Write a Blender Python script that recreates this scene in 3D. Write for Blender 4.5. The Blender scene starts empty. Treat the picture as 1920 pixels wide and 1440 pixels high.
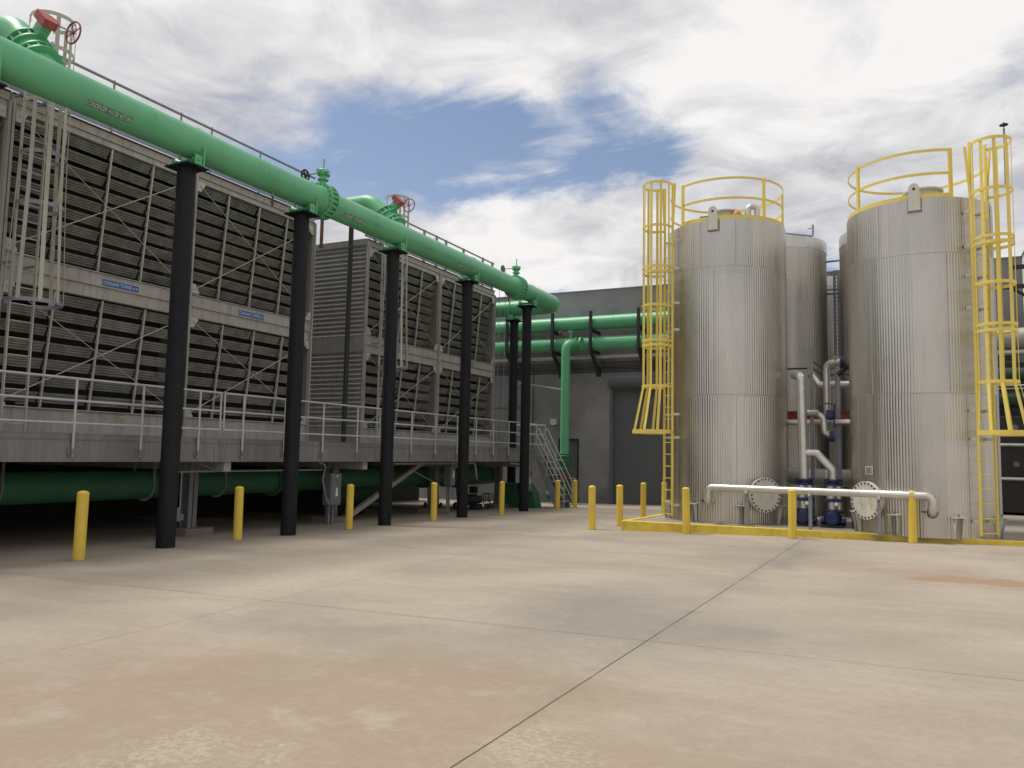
import bpy, math, random
from mathutils import Vector, Matrix
random.seed(7)
PI=math.pi
def R(d): return math.radians(d)
# ------------------------------------------------------------------ camera, sky, sun
sc=bpy.context.scene
C=sc.collection
PITCH,ROLL,YAW,CAMZ=R(5.022),R(1.113),R(26.48),1.4787
def cam_axes():
    fwd=Vector((-math.sin(YAW)*math.cos(PITCH),math.cos(YAW)*math.cos(PITCH),math.sin(PITCH)))
    r=Vector((math.cos(YAW),math.sin(YAW),0)); u=r.cross(fwd)
    c,s=math.cos(ROLL),math.sin(ROLL)
    return r*c+u*s, u*c-r*s, fwd
cr,cu,cf=cam_axes()
cd=bpy.data.cameras.new('camera'); cam=bpy.data.objects.new('camera',cd); C.objects.link(cam)
m=Matrix.Identity(4)
for i in range(3):
    m[i][0]=cr[i]; m[i][1]=cu[i]; m[i][2]=-cf[i]
m[2][3]=CAMZ
cam.matrix_world=m
cd.sensor_width=36; cd.lens=1485.836/1920*36; cd.clip_end=3000; cd.clip_start=.05
sc.camera=cam
sc.view_settings.view_transform='Standard'; sc.view_settings.look='None'
sc.view_settings.exposure=0.30; sc.view_settings.gamma=1
SUN_EL,SUN_AZ=66,262     # azimuth clockwise from +Y
world=bpy.data.worlds.new('World'); sc.world=world; world.use_nodes=True
def build_world():
    nt=world.node_tree; N=nt.nodes; L=nt.links; N.clear()
    def nd(t,**k):
        n=N.new(t)
        for a,b in k.items(): setattr(n,a,b)
        return n
    def mth(op,a,b=None,c=None,clamp=False):
        n=nd('ShaderNodeMath',operation=op); n.use_clamp=clamp
        for i,v in enumerate((a,b,c)):
            if v is None: continue
            if isinstance(v,(int,float)): n.inputs[i].default_value=v
            else: L.new(v,n.inputs[i])
        return n.outputs[0]
    out=nd('ShaderNodeOutputWorld'); bg=nd('ShaderNodeBackground'); L.new(bg.outputs[0],out.inputs[0])
    sky=nd('ShaderNodeTexSky',sky_type='NISHITA'); sky.sun_disc=False
    sky.sun_elevation=R(SUN_EL); sky.sun_rotation=R(SUN_AZ)
    tc=nd('ShaderNodeTexCoord'); sp=nd('ShaderNodeSeparateXYZ'); L.new(tc.outputs['Generated'],sp.inputs[0])
    x,y,z=sp.outputs
    zz=mth('ADD',mth('MAXIMUM',z,0.0),0.16)
    px=mth('DIVIDE',x,zz); py=mth('DIVIDE',y,zz)
    cb=nd('ShaderNodeCombineXYZ'); L.new(px,cb.inputs[0]); L.new(py,cb.inputs[1])
    def noise(scale,detail,rough,dist,off=0,vec=None):
        mp=nd('ShaderNodeMapping'); mp.inputs['Location'].default_value=(off,off*.7,off*.3)
        L.new(vec or cb.outputs[0],mp.inputs[0])
        n=nd('ShaderNodeTexNoise'); L.new(mp.outputs[0],n.inputs['Vector'])
        n.inputs['Scale'].default_value=scale; n.inputs['Detail'].default_value=detail
        n.inputs['Roughness'].default_value=rough; n.inputs['Distortion'].default_value=dist
        return n
    stm=nd('ShaderNodeMapping'); stm.inputs['Rotation'].default_value=(0,0,R(20)); stm.inputs['Scale'].default_value=(.55,1.9,1); L.new(cb.outputs[0],stm.inputs[0])
    n1=noise(1.5,9,.56,.7,3.1); n2=noise(.9,6,.5,.5,11.3); n3=noise(4.2,7,.6,.5,7.7)
    # patches of open sky, given by direction: u along the yard's far side, v elevation
    wrp=noise(2.3,6,.6,.3,5.5)
    sw=nd('ShaderNodeSeparateXYZ'); L.new(wrp.outputs['Color'],sw.inputs[0])
    u=mth('ADD',mth('MULTIPLY',x,.895),mth('MULTIPLY',y,.446))
    u=mth('ADD',u,mth('MULTIPLY',mth('SUBTRACT',sw.outputs[0],.5),.22))
    v=mth('ADD',z,mth('MULTIPLY',mth('SUBTRACT',sw.outputs[1],.5),.12))
    front=mth('GREATER_THAN',mth('ADD',mth('MULTIPLY',x,-.446),mth('MULTIPLY',y,.895)),0)
    tot=None
    for (u0,v0,su,sv,w) in ((-.135,.370,.17,.050,1.25),(-.02,.392,.09,.038,.8),(-.04,.322,.12,.022,.85),(.12,.345,.08,.026,1.0),
        (.12,.42,.05,.05,.6),(.17,.375,.05,.03,.6),(.50,.40,.13,.03,.45),(.37,.236,.06,.02,.9),(.025,.222,.025,.011,.7),
        (.46,.26,.03,.02,.6),(-.2,.30,.13,.035,.9),(-.40,.40,.08,.03,.3),(.54,.33,.05,.04,.4)):
        a=mth('POWER',mth('DIVIDE',mth('SUBTRACT',u,u0),su),2); b=mth('POWER',mth('DIVIDE',mth('SUBTRACT',v,v0),sv),2)
        e=mth('MULTIPLY',mth('EXPONENT',mth('MULTIPLY',mth('ADD',a,b),-1.0)),w)
        tot=e if tot is None else mth('ADD',tot,e)
    n4=noise(2.0,8,.62,1.2,21.0,stm.outputs[0])
    tot=mth('MULTIPLY',mth('MULTIPLY',tot,front),mth('ADD',-.35,mth('MULTIPLY',n4.outputs[0],2.7)))
    k=mth('ADD',mth('MULTIPLY',mth('SUBTRACT',n1.outputs[0],.5),1.5),mth('MULTIPLY',mth('SUBTRACT',n3.outputs[0],.5),1.2))
    dens=mth('SUBTRACT',mth('ADD',k,.95),mth('MULTIPLY',tot,1.0))
    mr=nd('ShaderNodeMapRange',interpolation_type='SMOOTHSTEP'); L.new(dens,mr.inputs[0])
    mr.inputs[1].default_value=-.25; mr.inputs[2].default_value=.80
    g=mth('ADD',mth('MULTIPLY',mth('SUBTRACT',n2.outputs[0],.5),3.4),mth('MULTIPLY',mth('SUBTRACT',n3.outputs[0],.5),2.0))
    g=mth('ADD',g,.54,clamp=True)
    cc=nd('ShaderNodeMix',data_type='RGBA'); L.new(g,cc.inputs[0])
    cc.inputs[6].default_value=(.37,.372,.41,1); cc.inputs[7].default_value=(.76,.745,.735,1)
    skm=nd('ShaderNodeMix',data_type='RGBA',blend_type='MULTIPLY'); skm.inputs[0].default_value=1
    L.new(sky.outputs[0],skm.inputs[6]); skm.inputs[7].default_value=(.108,.100,.096,1)
    mx=nd('ShaderNodeMix',data_type='RGBA'); L.new(mr.outputs[0],mx.inputs[0]); L.new(skm.outputs[2],mx.inputs[6]); L.new(cc.outputs[2],mx.inputs[7])
    L.new(mx.outputs[2],bg.inputs[0]); bg.inputs[1].default_value=1.0
build_world()
sd=bpy.data.lights.new('sun','SUN'); sd.energy=2.35; sd.angle=R(16); sd.color=(1,.95,.87)
so=bpy.data.objects.new('sun',sd); C.objects.link(so)
sdir=Vector((math.sin(R(SUN_AZ))*math.cos(R(SUN_EL)),math.cos(R(SUN_AZ))*math.cos(R(SUN_EL)),math.sin(R(SUN_EL))))
so.rotation_euler=sdir.to_track_quat('Z','Y').to_euler(); so.location=(0,0,30)

# ------------------------------------------------------------------ materials
def mat(name,col,rough=.6,metal=0,var=.12,scale=3.0,dirt=None,dirt_amt=.4,dirt_scale=2.0,streak=False,bump=0,bscale=60,spec=.5,rvar=.1):
    m=bpy.data.materials.new(name); m.use_nodes=True; nt=m.node_tree; N=nt.nodes; L=nt.links
    b=N['Principled BSDF']; b.inputs['Roughness'].default_value=rough; b.inputs['Metallic'].default_value=metal
    b.inputs['Specular IOR Level'].default_value=spec
    geo=N.new('ShaderNodeNewGeometry')
    n=N.new('ShaderNodeTexNoise'); n.inputs['Scale'].default_value=scale; n.inputs['Detail'].default_value=6; n.inputs['Roughness'].default_value=.6
    L.new(geo.outputs['Position'],n.inputs['Vector'])
    cr_=N.new('ShaderNodeValToRGB'); L.new(n.outputs[0],cr_.inputs[0])
    e=cr_.color_ramp.elements; e[0].position=.3; e[1].position=.7
    e[0].color=tuple(c*(1-var) for c in col)+(1,); e[1].color=tuple(min(1,c*(1+var)) for c in col)+(1,)
    colo=cr_.outputs[0]
    if dirt:
        mp=N.new('ShaderNodeMapping'); L.new(geo.outputs['Position'],mp.inputs[0])
        if streak: mp.inputs['Scale'].default_value=(3,3,.25)
        d=N.new('ShaderNodeTexNoise'); d.inputs['Scale'].default_value=dirt_scale; d.inputs['Detail'].default_value=8; d.inputs['Roughness'].default_value=.7
        L.new(mp.outputs[0],d.inputs['Vector'])
        r=N.new('ShaderNodeMapRange'); L.new(d.outputs[0],r.inputs[0]); r.inputs[1].default_value=.48; r.inputs[2].default_value=.75
        r.inputs[4].default_value=dirt_amt
        mx=N.new('ShaderNodeMix'); mx.data_type='RGBA'; L.new(r.outputs[0],mx.inputs[0]); L.new(colo,mx.inputs[6]); mx.inputs[7].default_value=tuple(dirt)+(1,)
        colo=mx.outputs[2]
    L.new(colo,b.inputs['Base Color'])
    rr=N.new('ShaderNodeMapRange'); L.new(n.outputs[0],rr.inputs[0]); rr.inputs[3].default_value=max(.05,rough-rvar); rr.inputs[4].default_value=min(1,rough+rvar)
    L.new(rr.outputs[0],b.inputs['Roughness'])
    if bump:
        n2=N.new('ShaderNodeTexNoise'); n2.inputs['Scale'].default_value=bscale; n2.inputs['Detail'].default_value=4; L.new(geo.outputs['Position'],n2.inputs['Vector'])
        bp=N.new('ShaderNodeBump'); bp.inputs['Strength'].default_value=bump; bp.inputs['Distance'].default_value=.01; L.new(n2.outputs[0],bp.inputs['Height']); L.new(bp.outputs[0],b.inputs['Normal'])
    return m
M={}
M['green']=mat('green_paint',(.115,.42,.215),.42,0,.12,1.3,(.17,.36,.24),.5,2.5,bump=.05,spec=.5)
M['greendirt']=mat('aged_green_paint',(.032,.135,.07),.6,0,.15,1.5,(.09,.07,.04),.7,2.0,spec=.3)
M['black']=mat('charcoal_paint',(.011,.012,.016),.62,0,.2,2,(.035,.032,.03),.4,3,True,bump=.05,spec=.22)
M['yellow']=mat('yellow_paint',(.73,.53,.07),.5,0,.08,2,(.40,.28,.07),.35,3,True)
M['kerb']=mat('yellow_kerb_paint',(.70,.53,.06),.6,0,.1,3,(.20,.14,.07),.5,5,bump=.2)
M['cage']=mat('yellow_powder_coat',(.76,.61,.13),.5,0,.05,2,(.4,.28,.08),.3,3,True)
M['deck']=mat('grey_deck_paint',(.17,.172,.178),.55,0,.08,1.5,(.34,.34,.33),.55,2.2,True,bump=.05)
M['rail']=mat('galvanised_rail',(.46,.47,.48),.5,.15,.1,5)
M['beam']=mat('weathered_beam',(.37,.36,.335),.6,0,.12,2.2,(.13,.10,.075),.65,2.8,True)
M['facia']=mat('beige_parapet',(.36,.31,.26),.65,0,.1,2,(.16,.13,.10),.6,3,True)
M['louver']=mat('fibreglass_louver',(.195,.192,.172),.6,0,.3,4,(.055,.053,.04),.75,2.4,bump=.1)
M['cladding']=mat('tower_side_cladding',(.20,.195,.18),.6,0,.1,3,(.10,.095,.085),.5,2.5,True)
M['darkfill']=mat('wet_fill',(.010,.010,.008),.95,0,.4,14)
M['ladder']=mat('cream_ladder',(.43,.42,.36),.5,0,.08,3,(.25,.22,.17),.35,4,True)
M['galv']=mat('galvanised_hoop',(.24,.26,.29),.5,.3,.15,8)
M['rod']=mat('brace_rod',(.45,.44,.40),.5,.1,.1,5)
M['blue']=mat('sign_blue',(.012,.10,.33),.5,0,.1,9)
M['white']=mat('sign_white',(.75,.77,.78),.5,0,.03,9)
M['red']=mat('faded_red_paint',(.33,.055,.05),.6,0,.2,6,(.45,.28,.24),.4,8)
M['maroon']=mat('wheel_red_paint',(.28,.035,.06),.45,0,.1,6)
M['pump']=mat('pump_blue',(.006,.020,.095),.45,0,.15,6,(.02,.02,.04),.4,6)
M['steel']=mat('polished_jacket',(.62,.61,.58),.36,.75,.1,1.8,(.40,.38,.35),.5,3)
M['strut']=mat('galvanised_strut',(.27,.29,.31),.5,.35,.12,6)
M['putty']=mat('putty_paint',(.60,.59,.52),.55,0,.06,3,(.35,.32,.25),.35,4,True)
M['rust']=mat('rusty_pipe',(.15,.075,.05),.75,0,.3,9)
M['stucco']=mat('grey_stucco',(.20,.202,.205),.8,0,.36,.5,(.27,.265,.255),.75,1.1,bump=.3,bscale=25)
M['door']=mat('slate_door',(.105,.115,.125),.5,0,.08,2)
M['box']=mat('grey_enclosure',(.16,.165,.175),.5,0,.08,3)
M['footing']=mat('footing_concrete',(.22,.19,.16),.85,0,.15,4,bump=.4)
M['darkblock']=mat('shade_block',(.035,.034,.032),.9,0,.3,3)  # dark tone for the added wall that blocks light under the deck
M['pad']=mat('pad_concrete',(.32,.28,.235),.85,0,.12,1.6,(.22,.18,.14),.5,2,bump=.3)
M['dark']=mat('dark_metal',(.02,.02,.022),.6,0,.2,4)
M['rubber']=mat('rubber_tyre',(.015,.015,.016),.8)
M['offwhite']=mat('white_wall_paint',(.72,.73,.69),.7,0,.04,1,(.5,.5,.45),.2,2)
M['duct']=mat('insulation_jacket',(.42,.40,.36),.5,.35,.12,3)
M['orange']=mat('orange_cap',(.62,.22,.10),.6)
M['shadegreen']=mat('shaded_green_pipe',(.02,.06,.035),.6,0,.2,2)  # pipe green with the shade behind the right tank put into its colour
M['label']=mat('label_green_edge',(.03,.13,.07),.6)

def tank_mat(name,base,rough,metal):
    m=bpy.data.materials.new(name); m.use_nodes=True; nt=m.node_tree; N=nt.nodes; L=nt.links
    b=N['Principled BSDF']; b.inputs['Metallic'].default_value=metal
    geo=N.new('ShaderNodeNewGeometry')
    def noise(sc_,det,scl=(1,1,1),rg=.6):
        mp=N.new('ShaderNodeMapping'); mp.inputs['Scale'].default_value=scl; L.new(geo.outputs['Position'],mp.inputs[0])
        n=N.new('ShaderNodeTexNoise'); n.inputs['Scale'].default_value=sc_; n.inputs['Detail'].default_value=det; n.inputs['Roughness'].default_value=rg
        L.new(mp.outputs[0],n.inputs['Vector']); return n
    a=noise(1.1,5,(1,1,.35)); c=noise(9,6,(1,1,.05),.7)
    cr_=N.new('ShaderNodeValToRGB'); L.new(a.outputs[0],cr_.inputs[0]); e=cr_.color_ramp.elements
    e[0].position=.32; e[1].position=.68
    e[0].color=tuple(v*.86 for v in base)+(1,); e[1].color=tuple(min(1,v*1.08) for v in base)+(1,)
    mx=N.new('ShaderNodeMix'); mx.data_type='RGBA'; r=N.new('ShaderNodeMapRange'); L.new(c.outputs[0],r.inputs[0]); r.inputs[1].default_value=.5; r.inputs[2].default_value=.8; r.inputs[4].default_value=.25
    L.new(r.outputs[0],mx.inputs[0]); L.new(cr_.outputs[0],mx.inputs[6]); mx.inputs[7].default_value=(base[0]*.62,base[1]*.56,base[2]*.5,1)
    tc=N.new('ShaderNodeTexCoord'); sp=N.new('ShaderNodeSeparateXYZ'); L.new(tc.outputs['Object'],sp.inputs[0])
    def mth(op,p,q=None):
        n=N.new('ShaderNodeMath'); n.operation=op
        for i,v in enumerate((p,q)):
            if v is None: continue
            if isinstance(v,(int,float)): n.inputs[i].default_value=v
            else: L.new(v,n.inputs[i])
        return n.outputs[0]
    an=mth('ARCTAN2',sp.outputs[0],sp.outputs[1]); zl=mth('FLOOR',mth('DIVIDE',sp.outputs[2],3.1))
    cell=mth('FLOOR',mth('ADD',mth('MULTIPLY',an,2.1),mth('MULTIPLY',zl,.37)))
    sub=mth('FLOOR',mth('ADD',mth('MULTIPLY',an,8.7),mth('MULTIPLY',zl,.6)))
    def wn(p,q):
        cb=N.new('ShaderNodeCombineXYZ'); L.new(p,cb.inputs[0]); L.new(q,cb.inputs[1]); w=N.new('ShaderNodeTexWhiteNoise'); w.noise_dimensions='2D'; L.new(cb.outputs[0],w.inputs[0]); return w.outputs[0]
    v1=wn(cell,zl); v2=wn(sub,mth('ADD',zl,7.3))
    tint=mth('ADD',.86,mth('ADD',mth('MULTIPLY',v1,.20),mth('MULTIPLY',v2,.09)))
    tm=N.new('ShaderNodeMix'); tm.data_type='RGBA'; tm.blend_type='MULTIPLY'; tm.inputs[0].default_value=1; L.new(mx.outputs[2],tm.inputs[6])
    tcb=N.new('ShaderNodeCombineXYZ'); [L.new(tint,tcb.inputs[i]) for i in range(3)]; L.new(tcb.outputs[0],tm.inputs[7])
    L.new(tm.outputs[2],b.inputs['Base Color'])
    rr=N.new('ShaderNodeMapRange'); L.new(a.outputs[0],rr.inputs[0]); rr.inputs[3].default_value=rough-.1; rr.inputs[4].default_value=rough+.10
    L.new(mth('ADD',rr.outputs[0],mth('MULTIPLY',mth('SUBTRACT',v2,.5),.14)),b.inputs['Roughness'])
    return m
M['tank']=tank_mat('corrugated_aluminium',(.55,.528,.485),.33,.94)

def ground_mat():
    m=bpy.data.materials.new('yard_concrete'); m.use_nodes=True; nt=m.node_tree; N=nt.nodes; L=nt.links
    b=N['Principled BSDF']; b.inputs['Specular IOR Level'].default_value=.3
    geo=N.new('ShaderNodeNewGeometry'); sp=N.new('ShaderNodeSeparateXYZ'); L.new(geo.outputs['Position'],sp.inputs[0]); X,Y,_=sp.outputs
    def mth(op,a,b_=None,clamp=False):
        n=N.new('ShaderNodeMath'); n.operation=op; n.use_clamp=clamp
        for i,v in enumerate((a,b_)):
            if v is None: continue
            if isinstance(v,(int,float)): n.inputs[i].default_value=v
            else: L.new(v,n.inputs[i])
        return n.outputs[0]
    def noise(s,det=6,scl=(1,1,1),off=0,rg=.6,dist=0):
        mp=N.new('ShaderNodeMapping'); mp.inputs['Scale'].default_value=scl; mp.inputs['Location'].default_value=(off,off,0); L.new(geo.outputs['Position'],mp.inputs[0])
        n=N.new('ShaderNodeTexNoise'); n.inputs['Scale'].default_value=s; n.inputs['Detail'].default_value=det; n.inputs['Roughness'].default_value=rg; n.inputs['Distortion'].default_value=dist
        L.new(mp.outputs[0],n.inputs['Vector']); return n
    def rng(v,a,b_,lo=0,hi=1):
        r=N.new('ShaderNodeMapRange'); r.interpolation_type='SMOOTHSTEP'; L.new(v,r.inputs[0])
        for i,q in enumerate((a,b_,lo,hi)): r.inputs[i+1].default_value=q
        return r.outputs[0]
    def mix(f,c1,c2,bt='MIX'):
        n=N.new('ShaderNodeMix'); n.data_type='RGBA'; n.blend_type=bt
        for i,v in ((0,f),(6,c1),(7,c2)):
            if isinstance(v,tuple): n.inputs[i].default_value=v+(1,)
            elif isinstance(v,(int,float)): n.inputs[i].default_value=v
            else: L.new(v,n.inputs[i])
        return n.outputs[2]
    wn=noise(.8,5,off=4); ws=N.new('ShaderNodeSeparateXYZ'); L.new(wn.outputs['Color'],ws.inputs[0])
    wx=mth('ADD',X,mth('MULTIPLY',mth('SUBTRACT',ws.outputs[0],.5),2.6)); wy=mth('ADD',Y,mth('MULTIPLY',mth('SUBTRACT',ws.outputs[1],.5),2.0))
    def blob(x0,y0,sx,sy,w):
        a=mth('POWER',mth('DIVIDE',mth('SUBTRACT',wx,x0),sx),2); c=mth('POWER',mth('DIVIDE',mth('SUBTRACT',wy,y0),sy),2)
        return mth('MULTIPLY',mth('EXPONENT',mth('MULTIPLY',mth('ADD',a,c),-1)),w)
    big=noise(.33,6,off=2,dist=.5); fine=noise(14,6,off=9,rg=.7); streaks=noise(1.1,7,(.35,2.6,1),13,.65)
    col=mix(rng(big.outputs[0],.33,.68),(.325,.274,.220),(.425,.366,.298))
    col=mix(rng(streaks.outputs[0],.42,.72,0,.45),col,(.43,.378,.305))
    col=mix(rng(noise(.9,6,(.5,1.8,1),21,.6).outputs[0],.5,.75,0,.35),col,(.27,.245,.215))
    # tan staining close by, grey water marks, rust run-off, white scuffs
    tan=mth('ADD',mth('ADD',blob(-3.6,3.9,1.7,1.4,.9),blob(-2.9,5.0,.8,.7,.6)),mth('ADD',blob(.3,3.6,3.0,1.6,.45),mth('ADD',blob(-4.2,2.6,2.2,.9,.5),blob(-1.5,2.0,9,2.6,.48))))
    tan=mth('MULTIPLY',tan,rng(noise(1.7,7,off=31,rg=.65).outputs[0],.25,.6))
    col=mix(mth('MINIMUM',tan,.75),col,(.315,.238,.162))
    gry=mth('ADD',mth('ADD',blob(-2.9,8.2,.8,2.0,.75),blob(-4.8,5.9,1.2,.5,.6)),mth('ADD',blob(-1.8,7.4,1.0,.8,.8),blob(-2.0,14.6,.4,3.2,.75)))
    gry=mth('ADD',gry,mth('ADD',blob(-6.9,16.2,3.5,.45,.5),blob(-5.0,13.7,2.2,.3,.35)))
    col=mix(mth('MINIMUM',gry,.75),col,(.225,.212,.190))
    rst=mth('ADD',blob(.95,12.75,.8,.30,1.9),blob(-.5,13.4,.9,.3,.3))
    col=mix(mth('MINIMUM',rst,.6),col,(.32,.155,.09))
    sc1=mth('ADD',mth('ADD',blob(-3.35,2.95,.55,.3,1.3),blob(-1.9,3.9,.4,.5,.9)),mth('ADD',blob(.4,3.3,1.6,.3,.75),blob(-1.0,3.2,1.0,.25,.5)))
    sc1=mth('MULTIPLY',sc1,rng(noise(26,6,(1,1,1),40,.7).outputs[0],.42,.66))
    col=mix(mth('MINIMUM',sc1,.42),col,(.50,.46,.36))
    col=mix(rng(fine.outputs[0],.35,.7,0,.26),col,(.22,.185,.15))
    grit=noise(90,3,off=19,rg=.8); col=mix(rng(grit.outputs[0],.45,.75,0,.35),col,(.20,.17,.14)); col=mix(rng(noise(5,8,off=23,rg=.75).outputs[0],.5,.75,0,.25),col,(.45,.40,.33))
    tyre=rng(noise(2.6,6,(.12,5.5,1),71,.6).outputs[0],.60,.80,0,.28); col=mix(tyre,col,(.22,.195,.165)); tyr2=rng(noise(2.2,5,(5.0,.14,1),77,.6).outputs[0],.62,.80,0,.2); col=mix(tyr2,col,(.23,.20,.17))
    # dark scrapes
    scr=rng(noise(3.2,3,(.35,3.5,1),55,.4).outputs[0],.70,.76,0,.5); col=mix(mth('MULTIPLY',scr,rng(Y,10,12.5)),col,(.13,.115,.10))
    # saw-cut joints
    jn=noise(2.2,6,off=3); jw=mth('MULTIPLY',mth('SUBTRACT',jn.outputs[0],.5),.02)
    tot=None
    def joint(d,w,amt):
        nonlocal tot
        d=mth('ABSOLUTE',mth('ADD',d,jw)); r=rng(d,w*.5,w,amt,0)
        tot=r if tot is None else mth('MAXIMUM',tot,r)
    joint(mth('SUBTRACT',X,-2.06),.0095,.8); 
    joint(mth('SUBTRACT',mth('ADD',X,mth('MULTIPLY',Y,.09)),-5.78),.009,.5)
    for xx,a in ((-10.7,.5),(2.3,.5)): joint(mth('SUBTRACT',X,xx),.009,a)
    for yy,a in ((1.7,.6),(6.87,.5),(12.05,.6),(17.3,.6),(22.5,.6),(27.7,.5)): joint(mth('SUBTRACT',Y,yy),.010,a)
    wide=mth('MAXIMUM',rng(mth('ABSOLUTE',mth('SUBTRACT',X,-2.06)),.01,.16,.22,0),rng(mth('ABSOLUTE',mth('SUBTRACT',Y,6.87)),.01,.10,.22,0))
    wide=mth('MULTIPLY',wide,rng(noise(.9,5,off=17).outputs[0],.45,.6))
    col=mix(wide,col,(.17,.155,.135))
    tot=mth('MULTIPLY',tot,rng(noise(1.3,5,off=27).outputs[0],.3,.55,.45,1))
    col=mix(tot,col,(.055,.045,.036))
    L.new(col,b.inputs['Base Color'])
    L.new(rng(big.outputs[0],.3,.7,.7,.9),b.inputs['Roughness'])
    bp=N.new('ShaderNodeBump'); bp.inputs['Strength'].default_value=.25; bp.inputs['Distance'].default_value=.006
    h=mth('SUBTRACT',noise(70,4,off=5).outputs[0],mth('MULTIPLY',tot,2.0)); L.new(h,bp.inputs['Height']); L.new(bp.outputs[0],b.inputs['Normal'])
    return m
M['ground']=ground_mat()

# ------------------------------------------------------------------ mesh tools
def V(*a): return Vector(a if len(a)>1 else a[0])
def basis(d,up=None):
    d=d.normalized(); up=Vector(up) if up else (Vector((0,0,1)) if abs(d.z)<.95 else Vector((0,1,0)))
    a=up.cross(d).normalized(); return a,d.cross(a)
class MB:
    def __init__(s): s.v=[]; s.f=[]
    def add(s,vs,fs):
        o=len(s.v); s.v+= [tuple(v) for v in vs]; s.f+=[tuple(i+o for i in f) for f in fs]; return s
    def hexa(s,vs): return s.add(vs,[(0,3,2,1),(4,5,6,7),(0,1,5,4),(1,2,6,5),(2,3,7,6),(3,0,4,7)])
    def box(s,cx,cy,cz,sx,sy,sz,rz=0):
        c,q=math.cos(rz),math.sin(rz); vs=[]
        for z in (-.5,.5):
            for x,y in ((-.5,-.5),(.5,-.5),(.5,.5),(-.5,.5)):
                X,Y=x*sx,y*sy; vs.append((cx+X*c-Y*q,cy+X*q+Y*c,cz+z*sz))
        return s.hexa(vs)
    def span(s,x0,x1,y0,y1,z0,z1): return s.box((x0+x1)/2,(y0+y1)/2,(z0+z1)/2,abs(x1-x0),abs(y1-y0),abs(z1-z0))
    def bar(s,p0,p1,w,h,up=None):
        p0,p1=V(p0),V(p1); a,b=basis(p1-p0,up); a=a*w/2; b=b*h/2
        return s.hexa([p0-a-b,p0+a-b,p0+a+b,p0-a+b,p1-a-b,p1+a-b,p1+a+b,p1-a+b])
    def cyl(s,p0,p1,r0,r1=None,n=16,caps=True):
        p0,p1=V(p0),V(p1); r1=r0 if r1 is None else r1; a,b=basis(p1-p0); vs=[];fs=[]
        for p,r in ((p0,r0),(p1,r1)):
            for i in range(n):
                t=2*PI*i/n; vs.append(p+a*math.cos(t)*r+b*math.sin(t)*r)
        for i in range(n): j=(i+1)%n; fs.append((i,j,n+j,n+i))
        if caps: fs+= [tuple(range(n-1,-1,-1)),tuple(range(n,2*n))]
        return s.add(vs,fs)
    def lathe(s,p0,d,prof,n=24):
        p0=V(p0); d=V(d).normalized(); a,b=basis(d); vs=[];fs=[]
        for (t,r) in prof:
            for i in range(n):
                q=2*PI*i/n; vs.append(p0+d*t+(a*math.cos(q)+b*math.sin(q))*max(r,1e-4))
        for k in range(len(prof)-1):
            for i in range(n): j=(i+1)%n; fs.append((k*n+i,k*n+j,(k+1)*n+j,(k+1)*n+i))
        fs+=[tuple(range(n-1,-1,-1)),tuple(range((len(prof)-1)*n,len(prof)*n))]
        return s.add(vs,fs)
    def tube(s,pts,r,n=12,caps=True):
        pts=[V(p) for p in pts]; a,b=basis(pts[1]-pts[0]); vs=[];fs=[]
        for k,p in enumerate(pts):
            t=(pts[min(k+1,len(pts)-1)]-pts[max(k-1,0)]).normalized()
            a=(a-t*a.dot(t)).normalized(); b=t.cross(a)
            for i in range(n): q=2*PI*i/n; vs.append(p+(a*math.cos(q)+b*math.sin(q))*r)
        for k in range(len(pts)-1):
            for i in range(n): j=(i+1)%n; fs.append((k*n+i,k*n+j,(k+1)*n+j,(k+1)*n+i))
        if caps: fs+=[tuple(range(n-1,-1,-1)),tuple(range((len(pts)-1)*n,len(pts)*n))]
        return s.add(vs,fs)
    def torus(s,c,ax,Rr,r,n=28,k=8):
        c=V(c); a,b=basis(V(ax)); d=V(ax).normalized(); vs=[];fs=[]
        for i in range(n):
            q=2*PI*i/n; o=a*math.cos(q)+b*math.sin(q)
            for j in range(k): w=2*PI*j/k; vs.append(c+o*(Rr+r*math.cos(w))+d*r*math.sin(w))
        for i in range(n):
            for j in range(k): fs.append((i*k+j,((i+1)%n)*k+j,((i+1)%n)*k+(j+1)%k,i*k+(j+1)%k))
        return s.add(vs,fs)
    def band(s,c,Ri,th,z0,z1,a0=0,a1=2*PI,n=36):
        full=abs(a1-a0-2*PI)<1e-6; m_=n if full else n+1; vs=[];fs=[]
        for i in range(m_):
            q=a0+(a1-a0)*i/n
            for rr,z in ((Ri,z0),(Ri+th,z0),(Ri+th,z1),(Ri,z1)): vs.append((c[0]+rr*math.cos(q),c[1]+rr*math.sin(q),z))
        for i in range(n):
            j=(i+1)%m_
            for k in range(4): l=(k+1)%4; fs.append((i*4+k,j*4+k,j*4+l,i*4+l))
        if not full: fs+=[(3,2,1,0),tuple((m_-1)*4+k for k in range(4))]
        return s.add(vs,fs)
    def prism(s,poly,off,d):      # poly: 3d points, extruded by vector d
        n=len(poly); off=V(off); p=[V(q)+off for q in poly]; d=V(d)
        return s.add(p+[q+d for q in p],[tuple(range(n-1,-1,-1)),tuple(range(n,2*n))]+[(i,(i+1)%n,n+(i+1)%n,n+i) for i in range(n)])
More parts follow.
